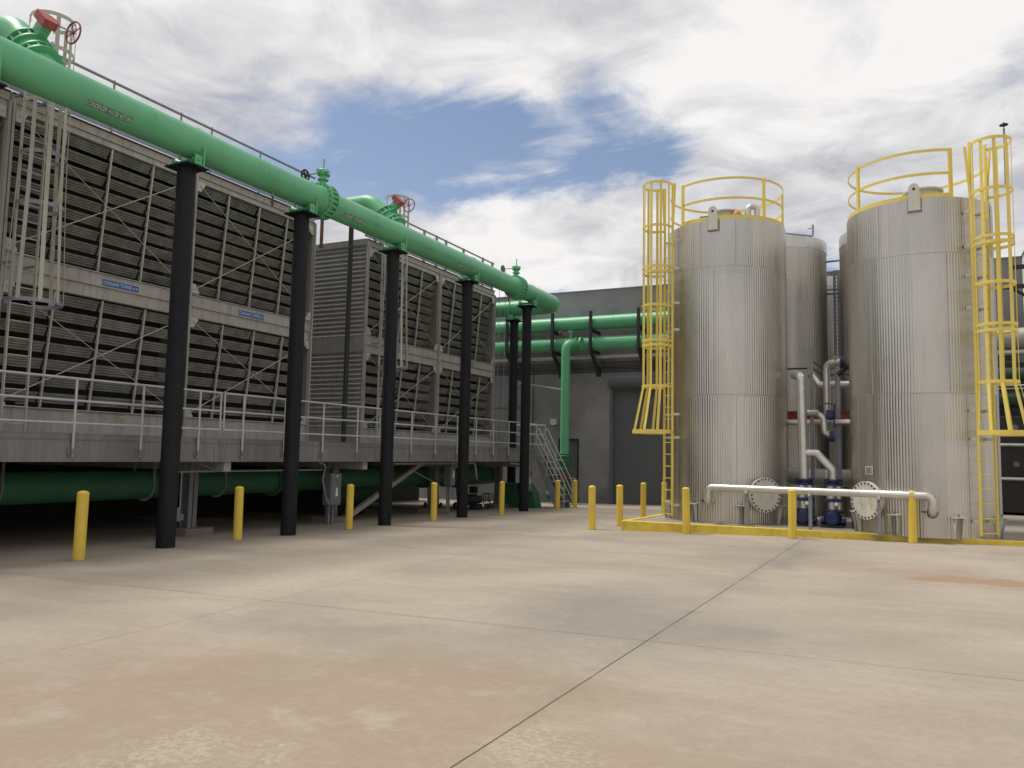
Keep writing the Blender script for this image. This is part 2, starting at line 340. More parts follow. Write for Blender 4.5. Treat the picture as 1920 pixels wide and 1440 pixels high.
    def clusters(s,tol=.006):
        par=list(range(len(s.v)))
        def fd(i):
            while par[i]!=i: par[i]=par[par[i]]; i=par[i]
            return i
        for f in s.f:
            r=fd(f[0])
            for i in f[1:]: par[fd(i)]=r
        comp={}
        for i in range(len(s.v)): comp.setdefault(fd(i),[]).append(i)
        keys=list(comp); bb=[]
        for k in keys:
            p=[s.v[i] for i in comp[k]]; bb.append([min(q[a] for q in p)-tol for a in range(3)]+[max(q[a] for q in p)+tol for a in range(3)])
        gp=list(range(len(keys)))
        def gf(i):
            while gp[i]!=i: i=gp[i]
            return i
        for i in range(len(keys)):
            for j in range(i):
                if all(bb[i][a]<=bb[j][a+3] and bb[j][a]<=bb[i][a+3] for a in range(3)): gp[gf(i)]=gf(j)
        out={}
        for i,k in enumerate(keys): out.setdefault(gf(i),set()).update(comp[k])
        return list(out.values())
    def build(s,name,mt,parent=None,bevel=0,sharp=35,loc=None,split=False):
        if split:
            cs=s.clusters()
            if len(cs)>1:
                r=[]
                for c in cs:
                    idx=sorted(c); mp_={v:i for i,v in enumerate(idx)}; m2=MB(); m2.v=[s.v[i] for i in idx]; m2.f=[tuple(mp_[i] for i in f) for f in s.f if f[0] in c]
                    r.append(m2.build(name,mt,parent,bevel,sharp,loc))
                return r[0]
        o0=world_loc(parent) if parent else V(loc or (0,0,0))
        me=bpy.data.meshes.new(name); me.from_pydata([tuple(V(v)-o0) for v in s.v],[],s.f); me.update()
        import bmesh as bmh
        bm=bmh.new(); bm.from_mesh(me); bmh.ops.recalc_face_normals(bm,faces=bm.faces); bm.to_mesh(me); bm.free()
        me.polygons.foreach_set('use_smooth',[True]*len(me.polygons)); me.set_sharp_from_angle(angle=R(sharp))
        me.materials.append(M[mt]); o=bpy.data.objects.new(name,me); C.objects.link(o)
        if parent: o.parent=parent
        else: o.location=o0
        if bevel:
            bv=o.modifiers.new('bevel','BEVEL'); bv.width=bevel; bv.segments=2; bv.limit_method='ANGLE'
        return o
def world_loc(o):
    l=V(o.location)
    while o.parent: o=o.parent; l=l+V(o.location)
    return l
def rnd(pts,rad,n=6):
    pts=[V(p) for p in pts]; out=[pts[0]]
    for k in range(1,len(pts)-1):
        a,b,c=pts[k-1],pts[k],pts[k+1]; d1=(a-b).normalized(); d2=(c-b).normalized()
        ang=d1.angle(d2); t=min(rad/math.tan(ang/2),(a-b).length*.49,(c-b).length*.49)
        rr=t*math.tan(ang/2); bis=(d1+d2).normalized(); ctr=b+bis*(rr/math.sin(ang/2)); s=b+d1*t-ctr; e=b+d2*t-ctr
        tot=s.angle(e)
        for i in range(n+1):
            f=i/n; v=(s*math.sin((1-f)*tot)+e*math.sin(f*tot))/math.sin(tot); out.append(ctr+v)
    out.append(pts[-1]); return out
def tag(o,label,cat,group=None,kind=None):
    if label: o['label']=label
    if cat: o['category']=cat
    if group: o['group']=group
    if kind: o['kind']=kind
    return o
def thing(name,loc,label,cat,group=None):
    o=bpy.data.objects.new(name,None); o.empty_display_size=.2; C.objects.link(o); o.location=loc
    return tag(o,label,cat,group)
def copy_tree(o,parent=None):
    c=o.copy(); C.objects.link(c)
    if parent: c.parent=parent
    for ch in [x for x in bpy.data.objects if x.parent==o]: copy_tree(ch,c)
    return c
def text_mesh(s,size,fn,name,mt,parent,width=None,depth=0):
    cu=bpy.data.curves.new('txt','FONT'); cu.body=s; cu.size=size; cu.align_x='LEFT'; cu.resolution_u=2; cu.offset=-size*.004
    o=bpy.data.objects.new('txt',cu); C.objects.link(o); bpy.context.view_layer.update()
    me=bpy.data.meshes.new_from_object(o.evaluated_get(bpy.context.evaluated_depsgraph_get()))
    bpy.data.objects.remove(o); xs=[v.co.x for v in me.vertices]; w=max(xs)-min(xs); k=(width/w) if width else 1
    o0=world_loc(parent)
    for v in me.vertices: v.co=V(fn((v.co.x-min(xs))*k,v.co.y))-o0
    me.materials.clear(); me.materials.append(M[mt]); me.name=name
    ob=bpy.data.objects.new(name,me); C.objects.link(ob); ob.parent=parent; return ob

# ------------------------------------------------------------------ ground
def g(x,y):
    x=max(-19,min(9,x)); y=max(-6,min(33,y)); return .019*x-.012*y
def ground():
    xs=[-400,-120,-45]+[-19+i*2 for i in range(15)]+[30,120,400]; ys=[-300,-60,-20,-6]+[-6+i*3 for i in range(1,14)]+[60,150,500]
    mb=MB(); vs=[(x,y,g(x,y)) for y in ys for x in xs]; n=len(xs)
    fs=[(j*n+i,j*n+i+1,(j+1)*n+i+1,(j+1)*n+i) for j in range(len(ys)-1) for i in range(n-1)]
    mb.add(vs,fs); o=mb.build('ground','ground'); tag(o,'pale tan concrete yard with saw-cut joints, grey water marks and a rusty stain','ground',kind='structure')
ground()
# raised pad and painted kerb round the tanks
KX0,KY0=-6.32,18.86
def ky(x): return 18.86+(x-KX0)*.05
PADZ=-.125
def pad():
    mb=MB(); a=[(KX0+.16,ky(KX0)+.16,PADZ-.6),(6.5,ky(6.5)+.16,PADZ-.6),(6.5,31.9,PADZ-.6),(-5.4,31.9,PADZ-.6)]
    mb.prism(a,(0,0,0),(0,0,.6)); tag(mb.build('concrete_pad','pad'),'raised concrete pad under the corrugated tanks','pavement',kind='structure')
    k=MB(); t=.15; zt=PADZ+.022
    def seg(p,q,w):
        p,q=V(p),V(q); d=(q-p).normalized(); nn=V(-d.y,d.x,0)*w
        k.hexa([p+V(0,0,-.9),q+V(0,0,-.9),q+nn+V(0,0,-.9),p+nn+V(0,0,-.9),p,q,q+nn,p+nn])
    seg((KX0,ky(KX0),zt),(6.5,ky(6.5),zt),t)
    k2=V(KX0,ky(KX0)+t+.002,zt)
    seg((KX0+.85+.15,31.8,zt),(KX0+.0,ky(KX0)+t+.002,zt),-t) if False else seg((KX0+.15,ky(KX0)+t+.002,zt),(-5.4+.15,31.8,zt),t)
    tag(k.build('kerb','kerb',bevel=.012),'yellow painted concrete kerb around the tank pad','kerb',kind='structure')
pad()
# ------------------------------------------------------------------ bollards
BG='yellow bollards guarding the yard edge'
def bollard():
    t=thing('bollard',(0,0,0),None,'bollard',BG)
    MB().cyl((0,0,-.05),(0,0,1.03),.088,n=28,caps=True).build('post','yellow',t)
    MB().cyl((0,0,-.03),(0,0,.006),.108,n=28).build('contact_shade_ring','footing',t)  # dark ring added as contact shade round the foot of the post
    MB().lathe((0,0,1.03),(0,0,1),[(0,.091),(.012,.091),(.03,.082),(.045,.06),(.055,.03),(.058,0)],28).build('cap','yellow',t)
    return t
bp0=bollard()
bl=[(-11.728,8.342,'yellow bollard nearest the camera, at the far left under the walkway'),
(-12.274,12.208,'yellow bollard between the nearest and second black pipe columns'),
(-12.155,15.68,'yellow bollard in front of the grey electrical box under the walkway'),
(-12.003,19.3,'yellow bollard between the third and fourth black pipe columns'),
(-11.706,22.915,'yellow bollard between the fourth and fifth black pipe columns'),
(-11.527,27.072,'yellow bollard directly in front of the steel stairs'),
(-11.516,28.775,'yellow bollard between the stairs and the grey personnel door'),
(-7.027,18.71,'yellow bollard standing alone just left of the kerb corner'),
(-6.861,20.347,'yellow bollard just behind the corner of the yellow kerb, before the roll-up door'),
(-7.458,24.398,'yellow bollard further back in front of the roll-up door'),
(-7.307,26.249,'yellow bollard seen through the ladder of the left tank'),
(-4.659,18.658,'yellow bollard in front of the left tank at its silver pipe end'),
(-2.292,18.605,'yellow bollard in front of the blue pumps between the tanks'),
(.08,18.86,'yellow bollard in front of the right tank at the silver pipe elbow')]
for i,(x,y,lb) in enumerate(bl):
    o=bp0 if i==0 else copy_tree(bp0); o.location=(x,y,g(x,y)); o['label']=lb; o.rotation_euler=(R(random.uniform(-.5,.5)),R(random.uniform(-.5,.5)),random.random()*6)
# ------------------------------------------------------------------ main condenser pipe on columns
PX,PZ,PR=-12.15,7.287,.305
COLS=[6.55,10.37,13.6,17.2,21.22,25.58]
def pipe_column():
    t=thing('pipe_column',(0,0,0),None,'column','black columns carrying the green pipe')
    b=MB().cyl((0,0,-.7),(0,0,6.77),.168,n=32).build('post','black',t)
    c=MB().box(0,0,6.788,.62,.5,.03)
    for q in (0,PI/2,PI,3*PI/2):
        d=V(math.cos(q),math.sin(q),0); n=V(-d.y,d.x,0)*.008
        p=[d*.16+V(0,0,6.6),d*.24+V(0,0,6.773),d*.16+V(0,0,6.773)]; c.prism([a-n for a in p],(0,0,0),n*2)
    c.build('cap_plate','black',t,split=True)
    s=MB().box(0,0,6.818,.34,.26,.028)
    s.lathe((-.27,0,6.915),(1,0,0),[(0,.085),(.03,.085),(.09,.045),(.27,.035),(.45,.045),(.51,.085),(.54,.085)],18)
    for q in (-1,1):
        s.box(q*.30,0,6.90,.022,.16,.2); s.cyl((q*.31,0,6.915),(q*.335,0,6.915),.03,n=6); s.box(q*.30,0,6.81,.09,.2,.014)
    s.build('roller_saddle','green',t)
    u=[V(-.325,.11,6.8)]+[V(-.325*math.cos(PI*i/20),.11,PZ+.325*math.sin(PI*i/20)) for i in range(21)]+[V(.325,.11,6.8)]
    MB().tube(u,.019,8).build('strap','green',t)
    MB().cyl((0,0,.42),(0,0,.435),.1705,n=32).build('weld_ring','black',t)
    return t
pc=pipe_column()
cl=['black pipe column off to the left, carrying the nearest stretch of green pipe','black pipe column nearest in view, in front of cooling tower 4','black pipe column just before the first bolted valve, at the end of cooling tower 3','black pipe column in front of the caged ladder of the far towers','black pipe column in front of the farthest tower, before the end bollard','black pipe column under the far valve beside the walkway end']
for i,y in enumerate(COLS):
    o=pc if i==0 else copy_tree(pc); xc=PX-.04; o.location=(xc,y,0); o['label']=cl[i]
o=copy_tree(pc); o.location=(-14.0,28.2,0); o.rotation_euler=(0,0,PI/2); o['label']='black pipe column behind the last one, under the returning leg of the green pipe'
mp=thing('condenser_pipe',(PX,5.5,6.98),'long green water pipe running high on black columns, with valves and a far U-turn','pipe')
path=rnd([(PX,-1.5,PZ),(PX,28.2,PZ),(-25,28.2,PZ)],.62,14)
MB().tube(path,PR,48).build('pipe_run','green',mp)
sm=MB()
for y in (9.35,12.2,16.0,19.0,22.7): sm.torus((PX,y,PZ),(0,1,0),PR,.007,48,6)
sm.build('weld_seam','green',mp,split=True)
# pipe labels
for y0,w in ((8.10,.82),(14.72,.80),(20.1,.78),(-.3,.78)):
    a0=R(-41)
    def f(u,v,y0=y0,dr=.0035): q=a0+(v-.03)/PR; return (PX+(PR+dr)*math.cos(q),y0+u,PZ+(PR+dr)*math.sin(q))
    mb=MB(); n=8; vs=[]; 
    for i in range(n+1):
        v=-.012+.105*i/n; vs+= [f(-.008,v,y0,.0015),f(w+.008,v,y0,.0015)]
    mb.add(vs,[(2*i,2*i+1,2*i+3,2*i+2) for i in range(n)]); mb.build('pipe_label','label',mp)
    text_mesh('CONDENSER WATER RETURN',.115,f,'lettering','white',mp,width=w)
def big_valve(y,parent):
    v=MB()
    for s in (-1,1):
        v.cyl((PX,y+s*.10,PZ),(PX,y+s*.145,PZ),.415,n=48)
        v.lathe((PX,y+s*.145,PZ),(0,s,0),[(0,.35),(.05,.315),(.09,.308)],40)
        for i in range(20):
            q=2*PI*(i+.5)/20; p=V(PX+.372*math.cos(q),y+s*.145,PZ+.372*math.sin(q)); v.cyl(p,p+V(0,s*.03,0),.022,n=6)
    v.cyl((PX,y-.1,PZ),(PX,y+.1,PZ),.35,n=40)
    for i in range(20):
        q=2*PI*(i+.5)/20; v.cyl((PX+.378*math.cos(q),y-.1,PZ+.378*math.sin(q)),(PX+.378*math.cos(q),y+.1,PZ+.378*math.sin(q)),.03,n=8)
    o=v.build('valve','green',parent); o['label']='bolted butterfly valve body with flanges'
    b=MB().cyl((PX,y,PZ+.33),(PX,y,PZ+.5),.085,.075,n=16); b.cyl((PX,y,PZ+.5),(PX,y,PZ+.53),.13,n=16)
    b.cyl((PX,y,PZ+.53),(PX,y,PZ+.6),.085,n=12); b.lathe((PX,y,PZ+.6),(0,0,1),[(0,.09),(.03,.15),(.13,.15),(.16,.12)],8)
    b.cyl((PX,y-.2,PZ+.68),(PX,y+.2,PZ+.68),.05,n=10); b.cyl((PX,y-.07,PZ+.68),(PX+.19,y-.07,PZ+.68),.045,n=10)
    b.build('gearbox','green',o); MB().cyl((PX,y,PZ+.74),(PX+.01,y+.01,PZ+1.02),.018,n=8).build('stem','green',o)
    h=MB().cyl((PX-.1,y-.05,PZ+.68),(PX-.5,y-.05,PZ+.68),.012,n=8); h.torus((PX-.5,y-.05,PZ+.68),(1,0,0),.13,.022,24,8)
    for q in (0,1,2): h.bar((PX-.5,y-.05-.13*math.cos(q*PI/3),PZ+.68-.13*math.sin(q*PI/3)),(PX-.5,y-.05+.13*math.cos(q*PI/3),PZ+.68+.13*math.sin(q*PI/3)),.02,.03,(1,0,0))
    h.build('handwheel','dark',o)
    d=MB().cyl((PX+.0,y-.01,PZ-.42),(PX,y-.01,PZ-.34),.06,n=10); d.build('drain_boss','green',o)
big_valve(14.22,mp); big_valve(24.55,mp)
d=MB().cyl((PX,12.62,PZ-.30),(PX,12.62,PZ-.38),.03,n=10); d.build('drain_fitting','green',mp)
d=MB().cyl((PX,12.62,PZ-.38),(PX,12.62,PZ-.58),.022,n=10).cyl((PX,12.62,PZ-.47),(PX,12.62,PZ-.53),.035,n=8); d.build('drain_cock','rust',mp)
d=MB().cyl((PX,24.0,PZ-.29),(PX,24.0,PZ-.40),.035,n=10).cyl((PX,24.0,PZ-.40),(PX,24,PZ-.62),.02,n=8).cyl((PX,24,PZ-.46),(PX,24,PZ-.52),.035,n=8); d.build('drain_cock','rust',mp)
# chains hanging from the far valve wheel
d=MB().tube([(PX-.62,24.5,PZ+.6),(PX-.62,24.5,1.9)],.008,6).tube([(PX-.38,24.5,PZ+.6),(PX-.38,24.5,2.3)],.008,6); d.build('pull_chain','strut',mp,split=True)
# branches at 45 degrees over to the towers
def branch(y,parent):
    br=.245; b=MB(); s2=math.sqrt(.5)
    P=lambda t,yy=0,nrm=0: V(PX-t*s2+nrm*s2,y+yy,PZ+t*s2+nrm*s2)
    b.tube(rnd([(PX,y,PZ),(PX-1.12,y,PZ+1.12),(-19,y,PZ+1.12)],.55,10),br,36)
    dd=V(-s2,0,s2)
    o=b.build('branch_pipe','green',parent)
    fl=MB()
    for t in (.44,.58,.80,.97):
        fl.cyl(P(t),P(t)+dd*.035,.35,n=36)
    fl.cyl(P(.615),P(.80),.29,n=30)
    for t0,t1 in ((.475,.58),(.835,.97)):
        fl.cyl(P(t0),P(t1),.285,n=28)
        for i in range(14):
            q=2*PI*(i+.5)/14; o2=V(0,math.cos(q),0)*.318+V(s2,0,s2)*math.sin(q)*.318; fl.cyl(P(t0)+o2,P(t1)+o2,.022,n=8)
    fl.build('flanges','green',o)
    up=V(s2,0,s2); c=P(.9)
    n=MB().cyl(c+up*.28,c+up*.52,.075,n=14); n.bar(c+up*.33,c+up*.50,.2,.16,(0,1,0)); n.cyl(c+up*.40,c+up*.44,.12,n=14); n.build('valve_neck','green',o)
    gb=MB().prism([(math.cos(q)*.17-.02,0,math.sin(q)*.17) for q in [R(a) for a in range(-90,91,15)]]+[(-.14,0,.17),(-.14,0,-.17)],(0,0,0),(0,.001,0))
    gb=MB(); e1=dd; e2=V(0,1,0); pts=[c+up*.52+e2*(math.cos(q)*.17)+e1*(math.sin(q)*.16) for q in [R(a) for a in range(-90,91,15)]]+[c+up*.52-e2*.13+e1*.16,c+up*.52-e2*.13-e1*.16]
    gb.prism(pts,(0,0,0),up*.14); gb.build('gearbox','red',o)
    w=MB(); c2=c+up*.58+V(.05,.15,0); e=c2+V(.02,.26,.0); w.cyl(c2,e,.013,n=8); w.build('shaft','strut',o)
    w=MB().torus(e,(0,1,0),.185,.015,32,8); w.cyl(e-V(0,.02,0),e+V(0,.02,0),.03,n=12)
    for q in range(2): 
        a=V(math.cos(q*PI/2+.25),0,math.sin(q*PI/2+.25))*.18; w.cyl(e-a,e+a,.009,n=8)
    w.build('handwheel','maroon',o)
branch(7.62,mp); branch(17.62,mp)
# ------------------------------------------------------------------ cooling towers
FX=-14.5; DEP=6.2; ML=4.17
def ribbed(mb,x0,x1,y,z0,z1,pitch=.135,amp=.018,nrm=-1):   # horizontal ribs on a plane of constant y
    n=int((z1-z0)/pitch); vs=[];fs=[]; k=8
    for i in range(n*k+1):
        z=z0+(z1-z0)*i/(n*k); o=amp*math.cos(2*PI*i/k); vs+=[(x0,y+nrm*o,z),(x1,y+nrm*o,z)]
    fs=[(2*i,2*i+1,2*i+3,2*i+2) for i in range(n*k)]; mb.add(vs,fs)
def tower(y0,label,num,first,last,sign_y,ladder):
    y1=y0+ML-.02; t=thing('cooling_tower',(FX,(y0+y1)/2,1.62),label,'cooling tower','cooling towers along the walkway')
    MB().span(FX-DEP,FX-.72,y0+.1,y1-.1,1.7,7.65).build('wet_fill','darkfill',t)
    tiers=((5.0,7.56,9),(2.17,4.40,7)); bw=(ML-.14)/4
    for (z0,z1,n) in tiers:
        ph=(z1-z0)/n
        def xf(z): return FX-.08-.22*(z1-z)/(z1-z0)
        for bidx in range(4):
            ya=y0+.07+bidx*bw+.022; yb=ya+bw-.044; mb=MB()
            for r in range(n):
                zt=z0+ph*(r+1)-.03; H=ph*.53; D=.09; m_=14; top=[];jx=random.uniform(-.012,.012); sag=random.uniform(0,.012)
                for i in range(m_+1):
                    f_=i/m_; x=xf(zt)+jx-D*f_; z=zt-H*f_; o=.015*math.sin(f_*PI*2*3.5); top.append((x+o*.77,z-o*.63))
                vs=[];k=len(top)
                for (x,z) in top: vs+=[(x,ya,z),(x,(ya+yb)/2,z-sag),(x,yb,z)]
                th=.006
                fs=[]
                for i in range(m_):
                    a=3*i; fs+=[(a,a+1,a+4,a+3),(a+1,a+2,a+5,a+4)]
                vs2=[(x-th,y,z-th) for x,y,z in vs]; N_=len(vs)
                fs2=[tuple(N_+q for q in reversed(f)) for f in fs]
                edge=[(0,1,N_+1,N_),(1,2,N_+2,N_+1)]
                mb.add(vs+vs2,fs+fs2+edge)
                # outer lip
                mb.span(xf(zt)+jx-.004,xf(zt)+jx+.012,ya,yb,zt-.004,zt+.012); mb.span(xf(zt)+jx-D-.010,xf(zt)+jx-D+.004,ya,yb,zt-H-.012,zt-H+.002)
            mb.build('louver_panel','louver',t,sharp=60)
        st=MB()
        for bidx in range(1,4):
            y=y0+.07+bidx*bw
            st.bar((xf(z0)+.05,y,z0),(xf(z1)+.05,y,z1),.045,.03,(0,1,0)); pass
        st.build('louver_post','rod',t,split=True)
        # cross bracing
        br=MB(); a=(FX+.03,y0+.12,z0+.06); b=(FX+.03,y1-.12,z1-.06); c=(FX+.045,y0+.12,z1-.06); d=(FX+.045,y1-.12,z0+.06)
        br.cyl(a,b,.010,n=8); br.cyl(c,d,.007,n=8)
        for p,sy,sz in ((a,1,1),(b,-1,-1),(c,1,-1),(d,-1,1)):
            p=V(p); br.prism([p+V(0,-.05*sy,-.08*sz),p+V(0,.16*sy,-.08*sz),p+V(0,.16*sy,-.03*sz),p+V(0,.04*sy,.14*sz),p+V(0,-.05*sy,.14*sz)],(-.02,0,0),(.01,0,0))
        br.build('cross_brace','rod',t,split=True)
        ep=MB()
        for y in (y0+.035,y1-.035): ep.span(FX-.9,FX-.03,y-.006,y+.006,z0-.02,z1+.02)
        ep.build('end_plate','cladding',t,split=True)
    # beams
    bm=MB()
    bm.span(FX-.12,FX+.02,y0+.052,y1-.052,4.69,4.93); bm.span(FX-.10,FX+.05,y0+.052,y1-.052,4.935,4.955); bm.span(FX-.12,FX+.0,y0+.052,y1-.052,4.44,4.665); bm.span(FX-.10,FX+.04,y0+.052,y1-.052,4.668,4.687); bm.span(FX-.10,FX+.035,y0+.052,y1-.052,4.42,4.436)
    bm.span(FX-.12,FX+.01,y0+.052,y1-.052,7.57,7.69); bm.span(FX-.1,FX+.05,y0+.052,y1-.052,7.693,7.71)
    bm.build('beam','beam',t,bevel=.004,split=True)
    bc=MB().span(FX-.9,FX+.0,y0+.052,y1-.052,1.63,2.14); bc.span(FX-.8,FX+.04,y0+.052,y1-.052,2.143,2.165); bc.build('basin_casing','beam',t)
    fa=MB().span(FX-.06,FX-.02,y0+.01,y1-.01,7.715,7.875)
    for i in range(14):
        y=y0+.2+i*.29; fa.cyl((FX-.02,y,7.80),(FX-.005,y,7.80),.012,n=6)
    fa.build('parapet','facia',t); MB().span(FX-.1,FX+.02,y0+.01,y1-.01,7.878,7.895).build('parapet_cap','dark',t); MB().span(FX-.13,FX-.10,y0,y1,7.985,8.075).build('roof_edge_channel','galv',t)
    MB().span(FX-DEP,FX-.105,y0+.01,y1-.01,7.70,7.86).build('roof','facia',t)
    pp=MB()
    for y in (y0+.0,y1-.05):
        pp.span(FX-.05,FX+.055,y,y+.05,1.63,7.70); pp.span(FX+.058,FX+.064,y,y+.012,1.63,7.70)
        for k in range(40): z=1.75+k*.15; pp.cyl((FX+.055,y+.03,z),(FX+.06,y+.03,z),.008,n=6)
    pp.build('corner_post','beam',t,split=True)
    cl_=MB()
    if first:
        ribbed(cl_,FX-DEP,FX-.06,y0,4.95,7.73); ribbed(cl_,FX-DEP,FX-.06,y0,2.2,4.45); cl_.span(FX-DEP,FX-.06,y0-.012,y0+.03,4.44,4.96); cl_.span(FX-DEP,FX-.06,y0-.01,y0+.03,1.65,2.2)
        cl_.span(FX-DEP,FX-.03,y0-.03,y0+.005,7.70,7.90)
    if last:
        ribbed(cl_,FX-DEP,FX-.06,y1,4.95,7.73,nrm=1); ribbed(cl_,FX-DEP,FX-.06,y1,2.2,4.45,nrm=1); cl_.span(FX-DEP,FX-.06,y1-.03,y1+.012,4.44,4.96)
    cl_.span(FX-DEP-.03,FX-DEP,y0+.01,y1-.01,1.65,7.8); cl_.build('side_cladding','cladding',t)
    # yellow caution marks and number plate
    MB().span(FX+.001,FX+.006,sign_y-.35,sign_y-.24,2.06,2.09).span(FX+.001,FX+.006,sign_y+.6,sign_y+.7,2.06,2.09).build('caution_mark','yellow',t,split=True)
    if num:
        sb=MB().span(FX+.021,FX+.027,sign_y,sign_y+.84,4.715,4.835).build('number_plate','blue',t); sb['label']='blue plate reading COOLING TOWER # %d'%num
        text_mesh('COOLING TOWER # %d'%num,.098,lambda u,v:(FX+.029,sign_y+.02+u,4.742+v),'lettering','white',sb,width=.79)
    # roof rail
    rl=MB().cyl((FX-.1,y0,9.01),(FX-.1,y1+.02,9.01),.03,n=10); rl.cyl((FX-.1,y0,8.55),(FX-.1,y1+.02,8.55),.018,n=10)
    rl.build('roof_rail','galv',t,split=True)
    rp=MB()
    for q in ((.12,.5,.91) if not num or num>2 else (.12,.42,.78,.97)):
        y=y0+ML*q
        if num and num>2: rp.cyl((FX-.1,y,7.7),(FX-.1,y,9.05),.022,n=8)
        else: rp.span(FX-.13,FX-.07,y-.04,y-.01,7.7,9.04); rp.span(FX-.13,FX-.07,y+.01,y+.04,7.7,9.04)
    rp.build('rail_post','galv',t,split=True)
    # roof valves and header glimpsed above the parapet
    rv=MB().cyl((FX-.9,y0+1.0,8.0),(FX-.9,y0+1.55,8.0),.09,n=14).cyl((FX-.9,y0+1.5,8.02),(FX-.9,y0+1.55,8.02),.15,n=14); rv.build('roof_header','green',t)
    rv=MB().cyl((FX-.5,y0+1.75,7.97),(FX-.5,y0+2.15,7.97),.06,n=12).torus((FX-.5,y0+2.2,8.0),(0,1,0),.11,.015,20,6); rv.build('roof_valve','red',t)
    if ladder: caged_ladder(t,y0+ladder)
    return t
def caged_ladder(parent,yc):
    x=FX+.32; zb=1.66; l=MB()
    for s in (-1,1): l.span(x-.03,x+.03,yc+s*.215-.012,yc+s*.215+.012,zb,9.0)
    for i in range(24): z=zb+.18+i*.305; l.cyl((x,yc-.205,z),(x,yc+.205,z),.012,n=8)
    lo=l.build('ladder','ladder',parent)
    c=(x+.33,yc); hs=((3.98,.46),(5.72,.385),(6.65,.36),(7.6,.36),(8.6,.36),(9.2,.36)); cg=MB(); hp=MB()
    def ring(z,rr,mb,h=.05):
        mb.band(c,rr,.008,z-h/2,z+h/2,R(-135),R(135),26)
        for s in (-1,1): mb.bar((c[0]+rr*math.cos(R(135)),yc+s*rr*math.sin(R(135)),z),(x,yc+s*.215,z),.008,h)
    for k,(z,rr) in enumerate(hs): ring(z,rr,hp if k<3 else cg,.07)
    for a in (-112,-62,-20,20,62,112):
        for k in range(len(hs)-1):
            (z0,r0),(z1,r1)=hs[k],hs[k+1]; d=V(math.cos(R(a)),math.sin(R(a)),0)
            cg.bar(V(c[0],c[1],z0)+d*(r0+.012),V(c[0],c[1],z1)+d*(r1+.012),.07,.008,d)
    cg.build('safety_cage','ladder',lo); hp.build('cage_hoop','galv',lo,split=True)
    b=MB()
    for z in (2.2,4.7,7.8):
        for s in (-1,1): b.span(FX+.03,x-.031,yc+s*.215-.02,yc+s*.215+.02,z,z+.04)
    b.build('ladder_bracket','galv',lo,split=True)
tower(4.23,'nearest cooling tower cell, reaching out of the picture on the left',0,True,True,6,None)
tower(8.40,'cooling tower numbered 4, tall louvered cell at the left with a caged ladder',4,True,False,10.42,.25)
tower(12.58,'cooling tower numbered 3, louvered cell between the first two black columns',3,False,True,14.08,None)
tower(19.12,'cooling tower numbered 2, louvered cell with ribbed side wall and caged ladder',2,True,False,20.6,.55)
tower(23.30,'farthest cooling tower cell, next to the grey building',1,False,True,24.95,None)
for i,(x,y,zb,zt,r,mt,lb) in enumerate(((-14.75,18.62,1.6,8.3,.075,'dark','slim black post standing in the gap between the two tower blocks'),(FX-.25,17.3,7.2,9.1,.05,'rust','rusty drain pipe hanging in the gap below the green pipe'))):
    q=thing('post' if i==0 else 'drain_pipe',(x,y,zb),lb,'post' if i==0 else 'pipe'); MB().cyl((x,y,zb),(x,y,zt),r,n=14).build('shaft',mt,q)
    if i==1: MB().cyl((x,y,zt-.02),(x-2,y,zt-.02),r,n=12).cyl((x,y,zb-.01),(x,y,zb+.06),r+.012,n=12).build('elbow_run',mt,q)
    else: MB().box(x,y,zb+.03,.22,.22,.02).box(x,y,zt+.01,.2,.2,.02).build('end_plate',mt,q,split=True)
